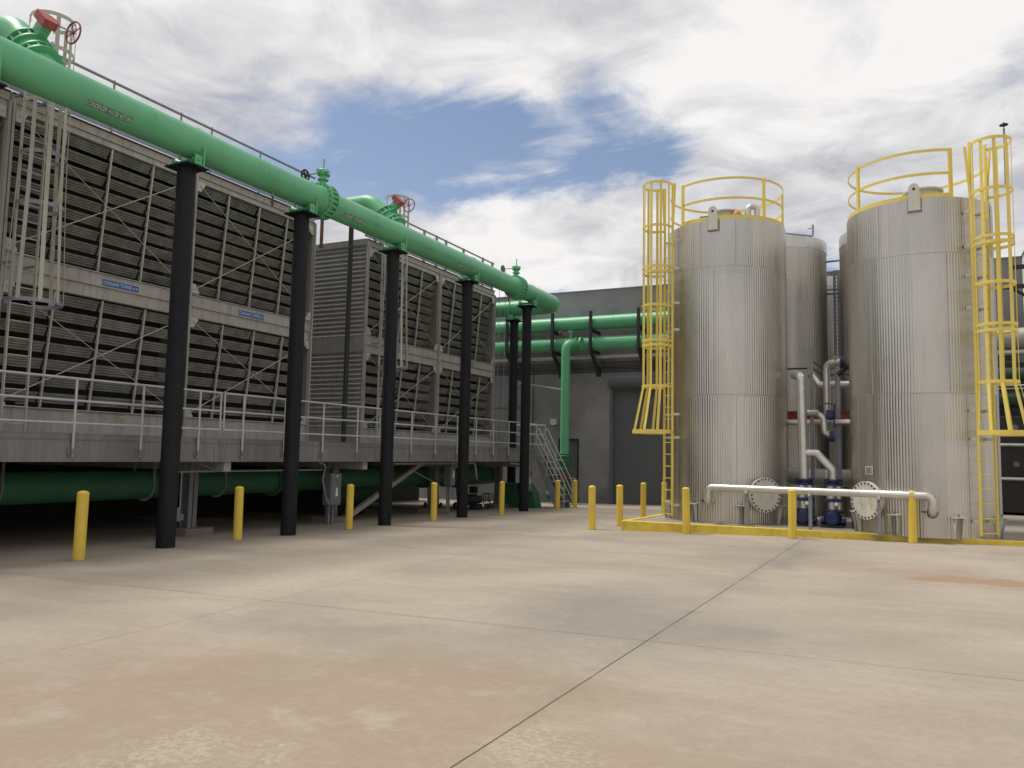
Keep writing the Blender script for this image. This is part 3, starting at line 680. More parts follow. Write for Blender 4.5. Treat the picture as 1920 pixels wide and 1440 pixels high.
# ------------------------------------------------------------------ walkway
DX=-12.95; DY0,DY1=2.0,28.17
def walkway():
    t=thing('elevated_walkway',(DX,15,1.19),'grey steel walkway with pipe handrails along the cooling towers','walkway')
    mb=MB().span(DX-.012,DX,DY0,DY1,1.19,1.57); mb.span(DX-.1,DX-.013,DY0,DY1,1.19,1.21)
    for y in (12.27,17.9,23.2): mb.span(DX+.0005,DX+.012,y-.16,y+.16,1.25,1.52)
    for y in (12.27,17.9,23.2):
        for a in (-.11,-.03,.03,.11):
            for z in (1.3,1.38,1.46): mb.cyl((DX+.012,y+a,z),(DX+.022,y+a,z),.012,n=6)
    mb.build('edge_beam','deck',t)
    MB().span(DX-.03,DX-.008,DY0,DY1,1.675,1.69).span(DX-.03,DX-.02,DY0,DY1,1.573,1.672).span(DX-.02,DX+.012,DY0,DY1,1.571,1.58).build('kick_plate','deck',t)
    MB().span(FX+.02,DX-.031,DY0,28.98,1.56,1.60).span(FX-DEP,FX+.015,16.76,19.1,1.56,1.60).build('floor','deck',t)  # the slab between the tower blocks is added to keep sun off the ground
    ys=[4.9,6.25,7.55,8.94,10.3,11.65,12.85,14.14,15.5,16.87,18.1,19.42,20.75,22.05,23.3,24.55,25.75,26.95]
    hr=MB()
    segs=[(DY0,12.20),(12.30,17.85),(17.95,28.14)]; x=DX+.035
    for a,b in segs:
        for z in (2.635,2.25,1.86): hr.cyl((x,a,z),(x,b,z),.021,n=10)
        for y in (a,b): hr.cyl((x,y,1.86),(x,y,2.635),.019,n=10)
    for z in (2.635,2.25,1.86): hr.cyl((x,28.98,z),(x-1.4,28.98,z),.021,n=10)
    for xx in (x,x-.7,x-1.35): hr.cyl((xx,28.98,1.6),(xx,28.98,2.635),.021,n=10)
    hr.build('handrail','rail',t,split=True)
    for y in ys:
        p=MB().cyl((x,y,1.28),(x,y,2.63),.023,n=10); po=p.build('handrail_post','rail',t)
        b=MB().box(DX+.008,y,1.36,.014,.16,.15)
        for a in (-.06,.06):
            for z in (1.31,1.41): b.cyl((DX+.015,y+a,z),(DX+.028,y+a,z),.012,n=6)
        b.span(DX+.015,DX+.06,y-.03,y+.03,1.30,1.42); b.build('post_bracket','deck',po)
    gy=gz=0
    # stairs, down towards +x
    s0=V(DX,28.2,1.6); zb=g(-11.85,28.5); e0=V(-11.85,28.2,zb)
    s=MB()
    for y in (28.2,28.9):
        s.prism([(DX+.02,y,1.6),(DX+.02,y,1.2),(-12.12,y,zb),(-11.75,y,zb),(-11.75,y,zb+.05)],(0,0,0),(0,.012,0))
    so_=s.build('stringer','strut',t,split=True); tr=MB()
    for i in range(8):
        f_=(i+.6)/8.6; xx=DX+.15+(1.02)*f_; zz=1.6+(zb-1.6)*f_; tr.span(xx-.11,xx+.11,28.215,28.9,zz-.02,zz+.01)
    tr.build('treads','rail',so_)
    h=MB()
    for y in (28.15,28.96):
        for dz in (.95,.6,.3):
            h.tube(rnd([(DX+.03,y,1.6+dz-.25),(DX+.1,y,1.6+dz),(-11.72,y,zb+dz+.05),(-11.72,y,zb+.05)],.07,5) if dz==.95 else [(DX+.06,y,1.6+dz),(-11.74,y,zb+dz+.05)],.02,10)
        h.cyl((DX+.5,y,.62),(DX+.52,y,1.62),.019,n=8)
    h.build('stair_rail','rail',so_,split=True)
    # legs, braces and floor beams below
    legs=MB(); bms=MB()
    for y in (3.0,7.5,12.6,17.45,22.7,27.4):
        for xx in (-14.15,-19.5):
            zz=g(xx,y)
            if xx>-19: 
                l=MB().span(xx-.12,xx+.12,y-.012,y+.012,zz+.12,1.18).span(xx-.12,xx-.105,y-.12,y+.12,zz+.12,1.18).span(xx+.105,xx+.12,y-.12,y+.12,zz+.12,1.18); lo=l.build('leg','deck',t)
                MB().box(xx,y,zz+.05,.75,.75,.2).build('footing','footing',lo,bevel=.01)
        bms.span(-20.5,DX-.11,y-.1,y+.1,.98,1.19)
    for xx in (-15.6,-17.5,-19.5): bms.span(xx-.1,xx+.1,DY0,28.9,1.25,1.62)
    bms.span(-14.25,-14.05,DY0,28.6,1.22,1.54)
    bms.build('floor_beam','beam',t,split=True)
    q=MB().bar((-14.0,17.75,g(-14,17.5)+.02),(-14.0,21.75,1.15),.13,.13); q.bar((-14.0,21.3,.85),(-14,22.9,.35),.03,.03); q.build('diagonal_brace','beam',t,split=True)
    cd_=MB().tube(rnd([(DX-.12,18.8,1.13),(DX-.12,23.55,1.13),(DX-.12,23.7,.6)],.12,5),.028,8); cd_.build('conduit','strut',t,split=True)
    return t
walkway()
# ------------------------------------------------------------------ pipework and equipment below the walkway
t=thing('supply_pipe',(-14.2,14,.3),'dirty green supply pipe hung low under the walkway','pipe')
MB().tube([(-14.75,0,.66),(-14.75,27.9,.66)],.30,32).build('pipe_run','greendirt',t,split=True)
h=MB()
for y in (8.7,11.9,13.9,17.9,20.7):
    h.band((0,0),.30,.01,0,0.0001,0,.01,2) if False else None
    pts=[V(-14.75+.315,y,1.2)]+[V(-14.75+.315*math.cos(q),y,.66-.315*math.sin(q)) for q in [PI*i/14 for i in range(15)]]+[V(-14.75-.315,y,1.2)]
    for a,b in zip(pts[:-1],pts[1:]): h.bar(a,b,.075,.008,(0,1,0))
h.build('hanger','beam',t,split=True)
f=MB()
for y in (15.7,22.9,23.1,24.3,24.5): f.cyl((-14.75,y,.66),(-14.75,y+.05,.66),.40,n=32)
f.cyl((-14.75,25.15,.66),(-14.75,27.9,.66),.38,n=32); f.cyl((-14.75,25.1,.66),(-14.75,25.16,.66),.45,n=32); f.build('flanges','greendirt',t,split=True)
text_mesh('CONDENSER WATER SUPPLY',.12,lambda u,v:(-14.75+.301*math.cos(R(20)+v/.3),14.3+u,.66+.301*math.sin(R(20)+v/.3)),'lettering','greendirt',t,width=.9)
t=thing('supply_pipe',(-17.3,14,.3),'second green supply pipe deep in the shade under the towers','pipe')
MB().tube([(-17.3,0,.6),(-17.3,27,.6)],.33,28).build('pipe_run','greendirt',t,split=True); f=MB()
for y in (6,11.5,16.5,22): f.cyl((-17.3,y,.6),(-17.3,y+.05,.6),.42,n=28)
f.build('flanges','greendirt',t,split=True)
t=thing('suction_drum',(-15.7,23.5,-.4),'dark green rounded vessel hanging below the supply pipe','vessel')
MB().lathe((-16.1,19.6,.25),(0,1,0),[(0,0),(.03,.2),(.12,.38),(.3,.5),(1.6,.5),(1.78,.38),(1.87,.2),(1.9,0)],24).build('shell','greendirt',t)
MB().span(-16.4,-15.8,19.9,20.0,-.56,-.1).span(-16.4,-15.8,21.0,21.1,-.56,-.1).build('cradle','dark',t,split=True)
def ebox(x,y,zc,w,h,lb,side=1):
    gz=g(x,y); t=thing('electrical_box',(x,y,gz),lb,'electrical box','electrical boxes on stands under the walkway')
    MB().box(x,y,zc,.26,w,h).build('cabinet','box',t,bevel=.008); MB().box(x+.135,y,zc,.012,w-.05,h-.06).build('door','box',t,bevel=.004)
    MB().box(x+.143,y+.02,zc-.02,.004,.06,.12).box(x+.143,y+.02,zc-.13,.004,.09,.10).box(x+.143,y+.02,zc+h*.42,.004,.07,.03).build('notice','white',t,split=True)
    MB().cyl((x+.1,y+w/2,zc+.1),(x+.16,y+w/2+.05,zc+.22),.014,n=8).build('handle','dark',t)
    s=MB().box(x-.05,y-w*.1,(gz+zc-h/2)/2,.05,.05,zc-h/2-gz).box(x-.05,y+w*.25,(gz+zc-h/2)/2,.05,.05,zc-h/2-gz); s.build('stand','strut',t,split=True); return t
ebox(-13.42,16.55,.47,.42,.82,'tall grey electrical box with paper notices beside a walkway leg')
ebox(-12.93,27.35,.55,.34,.95,'narrow grey electrical box under the stair head')
ebox(-13.4,22.45,.85,.3,.9,'pale electrical box behind the fourth black pipe column')
t=thing('conduit_drop',(-13.3,15.9,.3),'flexible grey conduit bending down from the walkway to the tall electrical box','conduit')
MB().tube(rnd([(-13.1,15.6,1.18),(-13.1,15.9,1.1),(-13.25,15.95,.75),(-13.32,16.2,.25),(-13.35,16.4,.14)],.2,5),.024,8).build('hose','strut',t); MB().cyl((-13.33,16.22,.24),(-13.35,16.34,.10),.045,n=10).build('coupling','strut',t)
t=thing('conduit_station',(-13.3,11.1,-.4),'grey conduit riser with junction boxes beside the nearest black column','conduit')
m_=MB().tube(rnd([(-13.3,16.0,.98),(-13.3,11.45,.98),(-13.3,11.2,.8),(-13.3,11.2,-.40)],.15,5),.022,8).tube(rnd([(-13.3,11.62,.98),(-13.3,11.62,.1)],.1),.014,8).tube([(-13.3,12.0,1.16),(-13.3,12.55,.99)],.012,6); m_.build('conduit','strut',t,split=True)
MB().lathe((-13.3,11.2,.16),(0,0,1),[(0,.03),(.05,.055),(.33,.055),(.4,.03)],12).box(-13.3,11.52,.12,.1,.16,.28).box(-13.28,11.64,.06,.07,.08,.12).build('junction_box','box',t,split=True)
t=thing('conduit_drop',(-12.75,26.6,.2),'thin grey conduit with an oval fitting hanging beside the last black column','conduit')
MB().tube(rnd([(-12.95,26.0,1.12),(-12.75,26.55,1.08),(-12.75,26.6,.5)],.15,5),.022,8).cyl((-12.75,26.6,.3),(-12.75,26.6,.0),.02,n=8).cyl((-12.75,26.75,.4),(-12.75,26.75,g(-12.7,26.7)),.03,n=8).build('conduit','strut',t,split=True)
MB().lathe((-12.75,26.6,.0),(0,0,1),[(0,.03),(.06,.055),(.45,.055),(.5,.03)],12).build('fitting','strut',t)
def cart(x,y,rz,lb,hgt,wr):
    gz=g(x,y); t=thing('hand_cart',(x,y,gz),lb,'cart','carts parked under the walkway'); t.rotation_euler=(0,0,rz)
    o0=V(x,y,gz)
    for s in (-1,1):
        w=MB().cyl(o0+V(s*.28-.03,0,wr),o0+V(s*.28+.03,0,wr),wr,n=20); wo=w.build('wheel','rubber',t); MB().cyl(o0+V(s*.28-.033,0,wr),o0+V(s*.28+.033,0,wr),wr*.5,n=14).build('rim','strut',wo)
    f=MB().cyl(o0+V(-.28,0,wr),o0+V(.28,0,wr),.015,n=8)
    for s in (-1,1): f.tube([o0+V(s*.2,.05,.08),o0+V(s*.18,-.12,hgt)],.016,8)
    for q in (.35,.7): f.cyl(o0+V(-.19,.05-.17*q,hgt*q),o0+V(.19,.05-.17*q,hgt*q),.012,n=8)
    f.cyl(o0+V(-.18,-.12,hgt),o0+V(.18,-.12,hgt),.016,n=8); f.build('frame','dark',t)
    MB().box(x,y+.16,gz+.07,.4,.3,.012).box(x,y+.12,gz+.3,.3,.26,.36).build('load','dark',t,bevel=.01)
cart(-14.9,23.9,.3,'black two-wheeled cart behind the bollard between columns',.95,.15)
cart(-14.5,25.2,-.2,'black wheeled cart beside the fourth black pipe column',.8,.13)
t=thing('hose_reel',(-14.1,25.6,-.5),'black portable pump with a wire hose reel under the walkway','pump')
z0=g(-14.1,25.6)
m_=MB()
for s in (-.12,.12):
    m_.torus((-13.9+s*.1,26.0+s,z0+.3),(.3,1,0),.28,.016,24,6)
    for q in range(4): 
        a=V(math.cos(q*PI/4),-.3*math.cos(q*PI/4),math.sin(q*PI/4))*.27; m_.cyl(V(-13.9+s*.1,26+s,z0+.3)-a,V(-13.9+s*.1,26+s,z0+.3)+a,.009,n=6)
m_.build('reel','dark',t); MB().lathe((-14.5,25.5,z0+.35),(.6,.5,0),[(0,.1),(.02,.2),(.4,.2),(.45,.14),(.6,.12)],16).box(-14.3,25.6,z0+.1,.6,.5,.2).box(-14.3,25.7,z0+.7,.25,.2,.25).build('motor','dark',t)
t=thing('low_tank',(-13.6,27.9,-.55),'low dark green steel box behind the stairs','box')
MB().prism([(-14.4,27.6,-.62),(-12.6,27.6,-.62),(-12.75,27.6,.0),(-13.0,27.6,.35),(-14.4,27.6,.35)],(0,0,0),(0,.5,0)).build('body','greendirt',t,bevel=.02)
MB().cyl((-13.3,27.5,.2),(-12.9,27.5,.2),.14,n=16).cyl((-12.95,27.5,.2),(-12.9,27.5,.2),.18,n=16).build('motor','pump',t)
t=thing('light_block_wall',(-19.2,9,-.5),'dark block wall behind the pipes under the near towers','wall')
MB().span(-20.4,-20.1,-8,31.0,-1,1.55).build('blockwork','darkblock',t)  # added to keep daylight out from under the towers
t=thing('rear_wall',(-34,20,-.5),'pale grey yard wall seen far beyond the underside of the towers','wall')
MB().span(-34.2,-34,-10,34,-1,2.2).build('panel','stucco',t)
MB().span(-34.22,-33.95,-10,34,2.205,2.25).build('coping','footing',t)
# ------------------------------------------------------------------ grey building behind
WY=33.0; WT=8.835
def building():
    t=thing('building',(-9,WY,-.6),'long dark grey stucco building behind the towers and tanks','building')
    x0,x1=-36,3.85; dl,dr,dt=-11.5,-7.85,4.4; pl,pr,pt=-14.05,-13.05,2.2; zb=-1.2; th=.3
    w=MB()
    for a,b,c,d in ((x0,pl,zb,WT),(pl,pr,pt,WT),(pr,dl,zb,WT),(dl,dr,dt,WT),(dr,x1,zb,WT)): w.span(a,b,WY,WY+th,c,d)
    w.span(x0,x1,WY+9,WY+9.3,zb,WT); w.span(x0,x0+.3,WY+th,WY+9,zb,WT); w.span(x1-.3,x1,WY+th,WY+9,zb,WT)
    w.build('wall','stucco',t); MB().span(x0+.3,x1-.3,WY+.3,WY+9,WT-.5,WT-.4).build('roof','footing',t)
    MB().span(x0-.03,x1+.03,WY-.03,WY+.33,WT+.003,WT+.045).build('coping','galv',t)
    d=MB(); n=58; h=(dt+.7)/n
    for i in range(n):
        z=-.7+i*h; d.prism([(dl+.06,WY+.10,z),(dl+.06,WY+.088,z+h*.25),(dl+.06,WY+.088,z+h*.75),(dl+.06,WY+.10,z+h)],(0,0,0),(dr-dl-.12,0,0))
    do=d.build('roll_up_door','door',t); do['label']='slate grey slatted roll-up door'
    MB().span(dl-.1,dl+.06,WY-.05,WY+.12,-.7,dt+.05).span(dr-.06,dr+.1,WY-.05,WY+.12,-.7,dt+.05).build('guide_rail','door',do,split=True)
    MB().lathe((dl-.06,WY-.18,dt+.27),(1,0,0),[(0,0),(.001,.26),(dr-dl+.12,.26),(dr-dl+.121,0)],24).build('hood','door',do)
    p=MB().span(pl+.07,pr-.07,WY+.08,WY+.13,-.66,pt-.07).build('personnel_door','door',t)
    MB().span(pl,pl+.07,WY-.01,WY+.15,-.66,pt).span(pr-.07,pr,WY-.01,WY+.15,-.66,pt).span(pl+.07,pr-.07,WY-.01,WY+.15,pt-.07,pt).build('frame','dark',p)
    MB().span(pl+.16,pr-.16,WY+.02,WY+.05,.42,.47).cyl((pl+.18,WY+.08,.445),(pl+.18,WY+.03,.445),.02,n=8).cyl((pr-.2,WY+.08,.445),(pr-.2,WY+.03,.445),.02,n=8).build('push_bar','rail',p)
    MB().box(-14.25,WY-.09,2.95,.28,.18,.26).cyl((-14.25,WY-.12,2.83),(-14.25,WY-.12,2.80),.10,n=14).build('wall_lamp','putty',t)
    MB().box(-15.95,WY-.1,5.0,.3,.2,.2).build('wall_lamp','dark',t)
    MB().box(-15.9,WY-.14,4.72,.26,.26,.2).cyl((-15.8,WY-.5,4.7),(-13.45,WY-.9,4.3),.05,n=10).build('camera_arm','strut',t)
    s=MB()
    for x in (-15.35,-19.5,-7.0,-2.5,1.2): s.span(x-.008,x+.008,WY-.0035,WY-.0005,-1,WT-.02)
    s.build('panel_joint','dark',t,split=True)
    c=MB()
    for z in (5.17,5.27,5.35,5.43,5.52,5.60): c.cyl((x0,WY-.05-.01*(z%.3),z),(x1-.3,WY-.05-.01*(z%.3),z),.024,n=8)
    c.cyl((-19,WY-.03,3.6),(-15.5,WY-.03,3.6),.015,n=6); c.tube(rnd([(-15.7,WY-.04,5.15),(-15.7,WY-.04,4.8)],.1),.014,6); c.cyl((-13.9,WY-.04,5.15),(-13.9,WY-.04,-.5),.02,n=8)
    c.cyl((-15.3,WY-.04,5.1),(-15.3,WY-.04,1.2),.012,n=6)
    co=c.build('conduit_bank','dark',t,split=True)
    return t
building()
def wall_pipe(z,r,lb,valve=False):
    t=thing('wall_pipe',(-10,32.3,z),lb,'pipe','green pipes racked along the grey building')
    MB().tube([(-34,32.3,z),(.9,32.3,z)],r,32).build('pipe_run','green',t); s=MB()
    for x in (-17.2,-11.2,-5,0): s.torus((x,32.3,z),(1,0,0),r,.005,32,6)
    s.build('weld_seam','green',t,split=True); return t
wall_pipe(7.255,.305,'upper of two green pipes on black brackets along the grey building')
t=wall_pipe(6.345,.295,'lower of two green pipes on black brackets along the grey building')
t=thing('condenser_riser',(-13.1,31.6,-.6),'vertical green pipe dropping from the wall pipes to the ground in front of the doors','pipe')
MB().tube(rnd([(-12.75,32.05,6.30),(-13.16,31.6,6.30),(-13.16,31.6,1.5)],.3,8),.195,28).build('pipe_run','green',t)
MB().lathe((-13.16,31.6,.3),(0,0,1),[(0,.21),(.02,.29),(.08,.29),(.1,.2),(.42,.2),(.45,.22),(.5,.24),(.52,.3),(.57,.3),(.60,.27),(.66,.25),(.72,.27),(.86,.31),(.94,.31),(1.0,.26),(1.06,.29),(1.12,.29),(1.16,.2)],30).build('expansion_joint','greendirt',t)
MB().cyl((-13.16,31.6,.41),(-13.16,31.6,.71),.203,n=26).build('rubber_sleeve','rust',t)
MB().tube(rnd([(-13.16,31.6,.3),(-13.16,31.6,-.2),(-13.9,31.6,-.3)],.3,6),.2,24).build('lower_elbow','greendirt',t)
v=MB().cyl((-12.6,31.95,6.3),(-12.55,31.95,6.3),.3,n=24).cyl((-12.82,31.95,6.3),(-12.78,31.95,6.3),.3,n=24); v.build('flanges','green',t,split=True)
MB().cyl((-13.0,31.75,6.5),(-13.0,31.75,6.78),.05,n=10).cyl((-13.0,31.75,6.78),(-13.0,31.75,6.86),.1,n=10).build('valve_top','green',t)
MB().torus((-13.45,31.7,6.72),(1,0,0),.15,.025,20,6).cyl((-13.45,31.7,6.72),(-13.05,31.7,6.72),.015,n=6).build('handwheel','rust',t)
t=thing('steel_pipe',(-10,32.55,5.75),'bright jacketed steel pipe below the green wall pipes','pipe')
MB().tube([(-34,32.6,5.78),(3,32.6,5.78)],.085,20).build('pipe_run','steel',t,split=True); c=MB()
for x in (-15,-12.3,-9,-5): c.band((0,0),.09,.01,0,.05,0,.01,2) if False else c.cyl((x,32.6,5.78),(x+.05,32.6,5.78),.093,n=20)
c.build('jacket_band','steel',t,split=True)
def bracket(x,lb):
    t=thing('pipe_bracket',(x,31.95,5.2),lb,'bracket','black brackets holding the wall pipes')
    w=.12; MB().span(x-w/2,x+w/2,31.86,31.97,6.0,7.72).build('upright','dark',t)
    a=MB()
    for z in (6.83,5.93): a.span(x-.06,x+.06,31.98,33.0,z-.0,z+.11)
    a.bar((x,31.95,6.0),(x,32.97,5.15),.12,.14,(1,0,0)); a.build('arm','dark',t,split=True); MB().span(x-.12,x+.12,32.97,32.995,4.95,5.4).build('wall_plate','dark',t)
for x,lb in ((-16.2,'black pipe bracket seen just left of the paired black columns'),(-13.95,'black pipe bracket just left of the green riser'),(-12.15,'black pipe bracket just right of the green riser'),(-10.0,'black pipe bracket behind the yellow cage of the left tank'),(-18.6,'black pipe bracket at the far edge of the last cooling tower'),(-5.4,'black pipe bracket hidden behind the left tank'),(0.5,'black pipe bracket behind the right tank')): bracket(x,lb)
# ------------------------------------------------------------------ tanks
def ribs(mb,c,Rr,z0,z1,a0,a1,amp=.009,pitch=.060):
    n=max(1,int(abs(a1-a0)*Rr/pitch)); k=6; vs=[]
    for i in range(n*k+1):
        a=a0+(a1-a0)*i/(n*k); r=Rr+(amp*(math.cos(2*PI*i/k)) if amp else 0); vs+=[(c[0]+r*math.sin(a),c[1]-r*math.cos(a),z0),(c[0]+r*math.sin(a),c[1]-r*math.cos(a),z1)]
    mb.add(vs,[(2*i,2*i+1,2*i+3,2*i+2) for i in range(n*k)])
def pol(c,r,a,z): a=R(a); return V(c[0]+r*math.sin(a),c[1]-r*math.cos(a),z)
def tank(c,z0,zt,bands,seams,lug,rails,rail_gap,chairs,ladder,mh,label,front,Rr=1.52):
    t=thing('storage_tank',(c[0],c[1],z0),label,'tank','corrugated tanks on the pad')
    zs=[z0+.0]+bands+[zt]
    for k in range(len(zs)-1):
        mb=MB(); rr=Rr+(.004 if k%2 else 0); ss=sorted(seams[k%len(seams)]); ss=ss+[ss[0]+360]
        for a,b in zip(ss[:-1],ss[1:]):
            flat=(b-a)<26
            ribs(mb,c,rr+(0 if flat else .004),zs[k],zs[k+1]-.012,R(a),R(b),.001 if flat else .0040)
        mb.band(c,rr-.03,.03,zs[k+1]-.016,zs[k+1],n=90)
        mb.build('jacket_band','tank',t,sharp=80)
    mb=MB()
    for z in bands: mb.band(c,Rr+.006,.006,z-.014,z-.004,n=90)
    mb.build('seam_trim','beam',t,split=True)
    vs=[]; MB().lathe((c[0],c[1],zt-.03),(0,0,1),[(0,Rr-.01),(.03,Rr),(.045,Rr-.03),(.14,.6),(.17,0)],60).build('roof','tank',t)
    if front:
        vs_=MB()
        for k in range(len(zs)-1):
            for a in seams[k%len(seams)]:
                if -75<a<75: vs_.bar(pol(c,Rr+.0135,a,zs[k]+.02),pol(c,Rr+.0135,a,zs[k+1]-.03),.014,.003,(math.sin(R(a)),-math.cos(R(a)),0))
        vs_.build('vertical_seam','beam',t,split=True)
        ta,tw=lug
        p=pol(c,Rr,ta,0); d=V(math.sin(R(ta)),-math.cos(R(ta)),0); s=V(-d.y,d.x,0)
        lm=MB(); prof=[(-.12,zt-.28),(.12,zt-.28),(.12,zt+.04),(.105,zt+.13),(.105,zt+.22)]+[(.105*math.cos(R(q)),zt+.22+.105*math.sin(R(q))) for q in range(15,180,15)]+[(-.105,zt+.22),(-.105,zt+.13),(-.12,zt+.04)]
        lm.prism([p+d*.05+s*u+V(0,0,z) for u,z in prof],(0,0,0),d*.035); lo=lm.build('lifting_lug','putty',t)
        lm=MB().cyl(p+d*.084+V(0,0,zt+.20),p+d*.09+V(0,0,zt+.20),.03,n=16); lm.build('lug_hole','dark',lo)
        MB().prism([p+d*.012+s*u+V(0,0,z) for u,z in ((-.14,zt-.30),(.14,zt-.30),(.14,zt+.0),(-.14,zt+.0))],(0,0,0),d*.035).build('lug_pad','beam',lo)
        # guard rail
        hr=MB(); g0,g1=rail_gap
        for z in (zt+1.07,zt+.55): hr.band(c,Rr-.05,.012,z-.03,z+.03,R(g0-90),R(g1-90),80)
        hr.band(c,Rr-.05,.03,zt+.0,zt+.10,R(g0-90),R(g1-90),80)
        hr.build('guard_rail','cage',t,split=True)
        for a in rails:
            p=pol(c,Rr-.035,a,0); d=V(math.sin(R(a)),-math.cos(R(a)),0); s=V(-d.y,d.x,0)
            MB().bar(p+V(0,0,zt+.0),p+V(0,0,zt+1.10),.012 if False else .075,.05,d).build('guard_post','cage',t)
        # roof fittings
        o=MB().lathe((c[0]+.12,c[1]-.75,zt+.05),(0,0,1),[(0,.34),(.27,.34),(.275,.42),(.31,.42),(.33,.34),(.36,.0)],32).build('roof_manway','putty',t)
        MB().box(*pol(c,1.0,rail_gap[0]+18,zt+.16),.3,.26,.2).build('roof_box','box',t,bevel=.01)
        if ladder[0]<0:
            MB().lathe(pol(c,1.15,25,zt+.05),(0,0,1),[(0,.12),(.15,.12),(.2,.1),(.26,.05),(.27,0)],20).build('vent_cap','orange',t)
            a=pol(c,1.2,38,zt); MB().tube(rnd([a,a+V(0,0,.42),a+V(.22,.1,.42),a+V(.22,.1,.12)],.14,6),.075,16).build('gooseneck_vent','steel',t)
        # anchor chairs
        for a in chairs:
            d=V(math.sin(R(a)),-math.cos(R(a)),0); s=V(-d.y,d.x,0); p=pol(c,Rr+.012,a,z0); m_=MB()
            m_.prism([p+d*0-s*.12+V(0,0,.44),p-s*.12+d*.16+V(0,0,.44),p+s*.12+d*.16+V(0,0,.44),p+s*.12+V(0,0,.44)],(0,0,0),(0,0,.022))
            for q in (-.075,.075): m_.prism([p+s*q+V(0,0,.44),p+s*q+d*.15+V(0,0,.44),p+s*q+d*.05+V(0,0,.0),p+s*q+V(0,0,.0)],(0,0,0),s*.014)
            m_.build('anchor_chair','putty',t); MB().cyl(p+d*.09,p+d*.09+V(0,0,.53),.016,n=8).cyl(p+d*.09+V(0,0,.462),p+d*.09+V(0,0,.49),.03,n=6).build('anchor_bolt','strut',t)
        # side manway
        a,zc=mh; d=V(math.sin(R(a)),-math.cos(R(a)),0); s=V(-d.y,d.x,0); p=pol(c,Rr-.1,a,zc); m_=MB().cyl(p,p+d*.3,.30,n=36).cyl(p+d*.27,p+d*.30,.42,n=48).cyl(p+d*.305,p+d*.335,.42,n=48); mo=m_.build('manway','putty',t)
        m_=MB()
        for i in range(24):
            q=2*PI*i/24; e=p+d*.335+s*.38*math.cos(q)+V(0,0,.38*math.sin(q)); m_.cyl(e,e+d*.018,.021,n=6)
        m_.build('bolt','dark',mo,split=True); m_=MB()
        for q in (-.12,.15):
            e=p+d*.335+s*q; m_.tube([e+V(0,0,-.08),e+V(0,0,-.08)+d*.04,e+V(0,0,.1)+d*.04,e+V(0,0,.1)],.009,6)
        m_.build('cover_handle','putty',mo)
        # small drain plate near the base
        tank_ladder(t,c,Rr,z0,zt,*ladder)
    else:
        MB().band(c,Rr,.02,zt-.32,zt+.01,n=60).build('top_skirt','steel',t)
    return t
def tank_ladder(t,c,Rr,z0,zt,a,hoops):
    d=V(math.sin(R(a)),-math.cos(R(a)),0); s=V(-d.y,d.x,0); p=pol(c,Rr+.20,a,0)
    l=MB(); top=zt+1.15
    for q in (-1,1): l.bar(p+s*q*.215+V(0,0,z0+.1),p+s*q*.215+V(0,0,top),.06,.022,s)
    n=int((zt-z0-.1)/.305)
    for i in range(n): z=z0+.14+i*.305; l.cyl(p-s*.205+V(0,0,z),p+s*.205+V(0,0,z),.011,n=8)
    lo=l.build('ladder','cage',t)
    b=MB()
    for z in (z0+.38,z0+2.1,z0+2.7,z0+4.9,z0+5.6,zt-.35,zt-1.1):
        for q in (-1,1): b.bar(p+s*q*.215-d*.2+V(0,0,z),p+s*q*.215-d*.04+V(0,0,z),.06,.03,s)
    b.build('ladder_bracket','putty',lo,split=True)
    cen=p+d*.34; ca=math.atan2(d.y,d.x); cg=MB(); hp=MB()
    rr=.37; flare=hoops[0]; zs=[h for h in hoops]
    def ring(z,r_,h=.066,dx=0):
        cc=cen+d*dx; e0=math.acos(max(-1,min(1,-(.30+dx)/r_))) if r_>.3+dx else R(150)
        e0=R(130); hp.band((cc.x,cc.y),r_,.009,z-h/2,z+h/2,ca-e0,ca+e0,32)
        for q in (-1,1):
            e=V(cc.x+r_*math.cos(ca+q*e0),cc.y+r_*math.sin(ca+q*e0),z); hp.bar(e,V(p.x,p.y,z)+s*q*.215,.009,h,(0,0,1)) if True else 0
    ring(flare,.50,.10,.12)
    for z in zs[1:]: ring(z,rr)
    for z in zs[1:]:
        if z in dbl.get(a,()): ring(z+.13,rr)
    for k,ang in enumerate((-118,-78,-39,0,39,78,118)):
        def pt(z,r_,dx=0,outer=.006): return cen+d*dx+V(math.cos(ca+R(ang)),math.sin(ca+R(ang)),0)*(r_-outer)+V(0,0,z)
        od=V(math.cos(ca+R(ang)),math.sin(ca+R(ang)),0)
        cg.bar(pt(flare,.50,.12),pt(zs[1],rr),.066,.012,od); cg.bar(pt(zs[1],rr),pt(zs[-1],rr),.066,.012,od)
    for q in (-1,1): cg.bar(p+s*q*.215+V(0,0,zt-.1),p+s*q*.34+V(0,0,zs[-1]),.06,.02,s)
    cg.build('safety_cage','cage',lo); hp.build('cage_hoop','cage',lo,split=True)
dbl={-47:(4.33,6.26),43:(4.2,6.05)}
T1=(-4.259,21.38); T2=(.333,20.6)
tank(T1,PADZ,7.50,[3.05,6.3],[(-41,-13,20,95,150,220,260),(-60,0,60,120,180,240)],(-.5,0),(-36,-8+200,50,110,165),(-36,284),(-62,-20,23,66),(-47,[2.11,3.28,4.33,5.38,6.26,7.47,8.62]),(42,.60),'left corrugated silver tank with a yellow caged ladder on its left side',True)
tank(T2,PADZ,7.22,[2.95,6.0],[(-57,-31,33,70,120,180,240),(-40,20,80,140,200,260)],(-2.5,0),(-55,26,-120,100,190),(-286,26),(-60,-22,22,64),(43,[2.09,3.14,4.2,5.2,6.05,7.18,8.25]),(-42,.60),'right corrugated silver tank, nearest, with a yellow caged ladder on its right side',True)
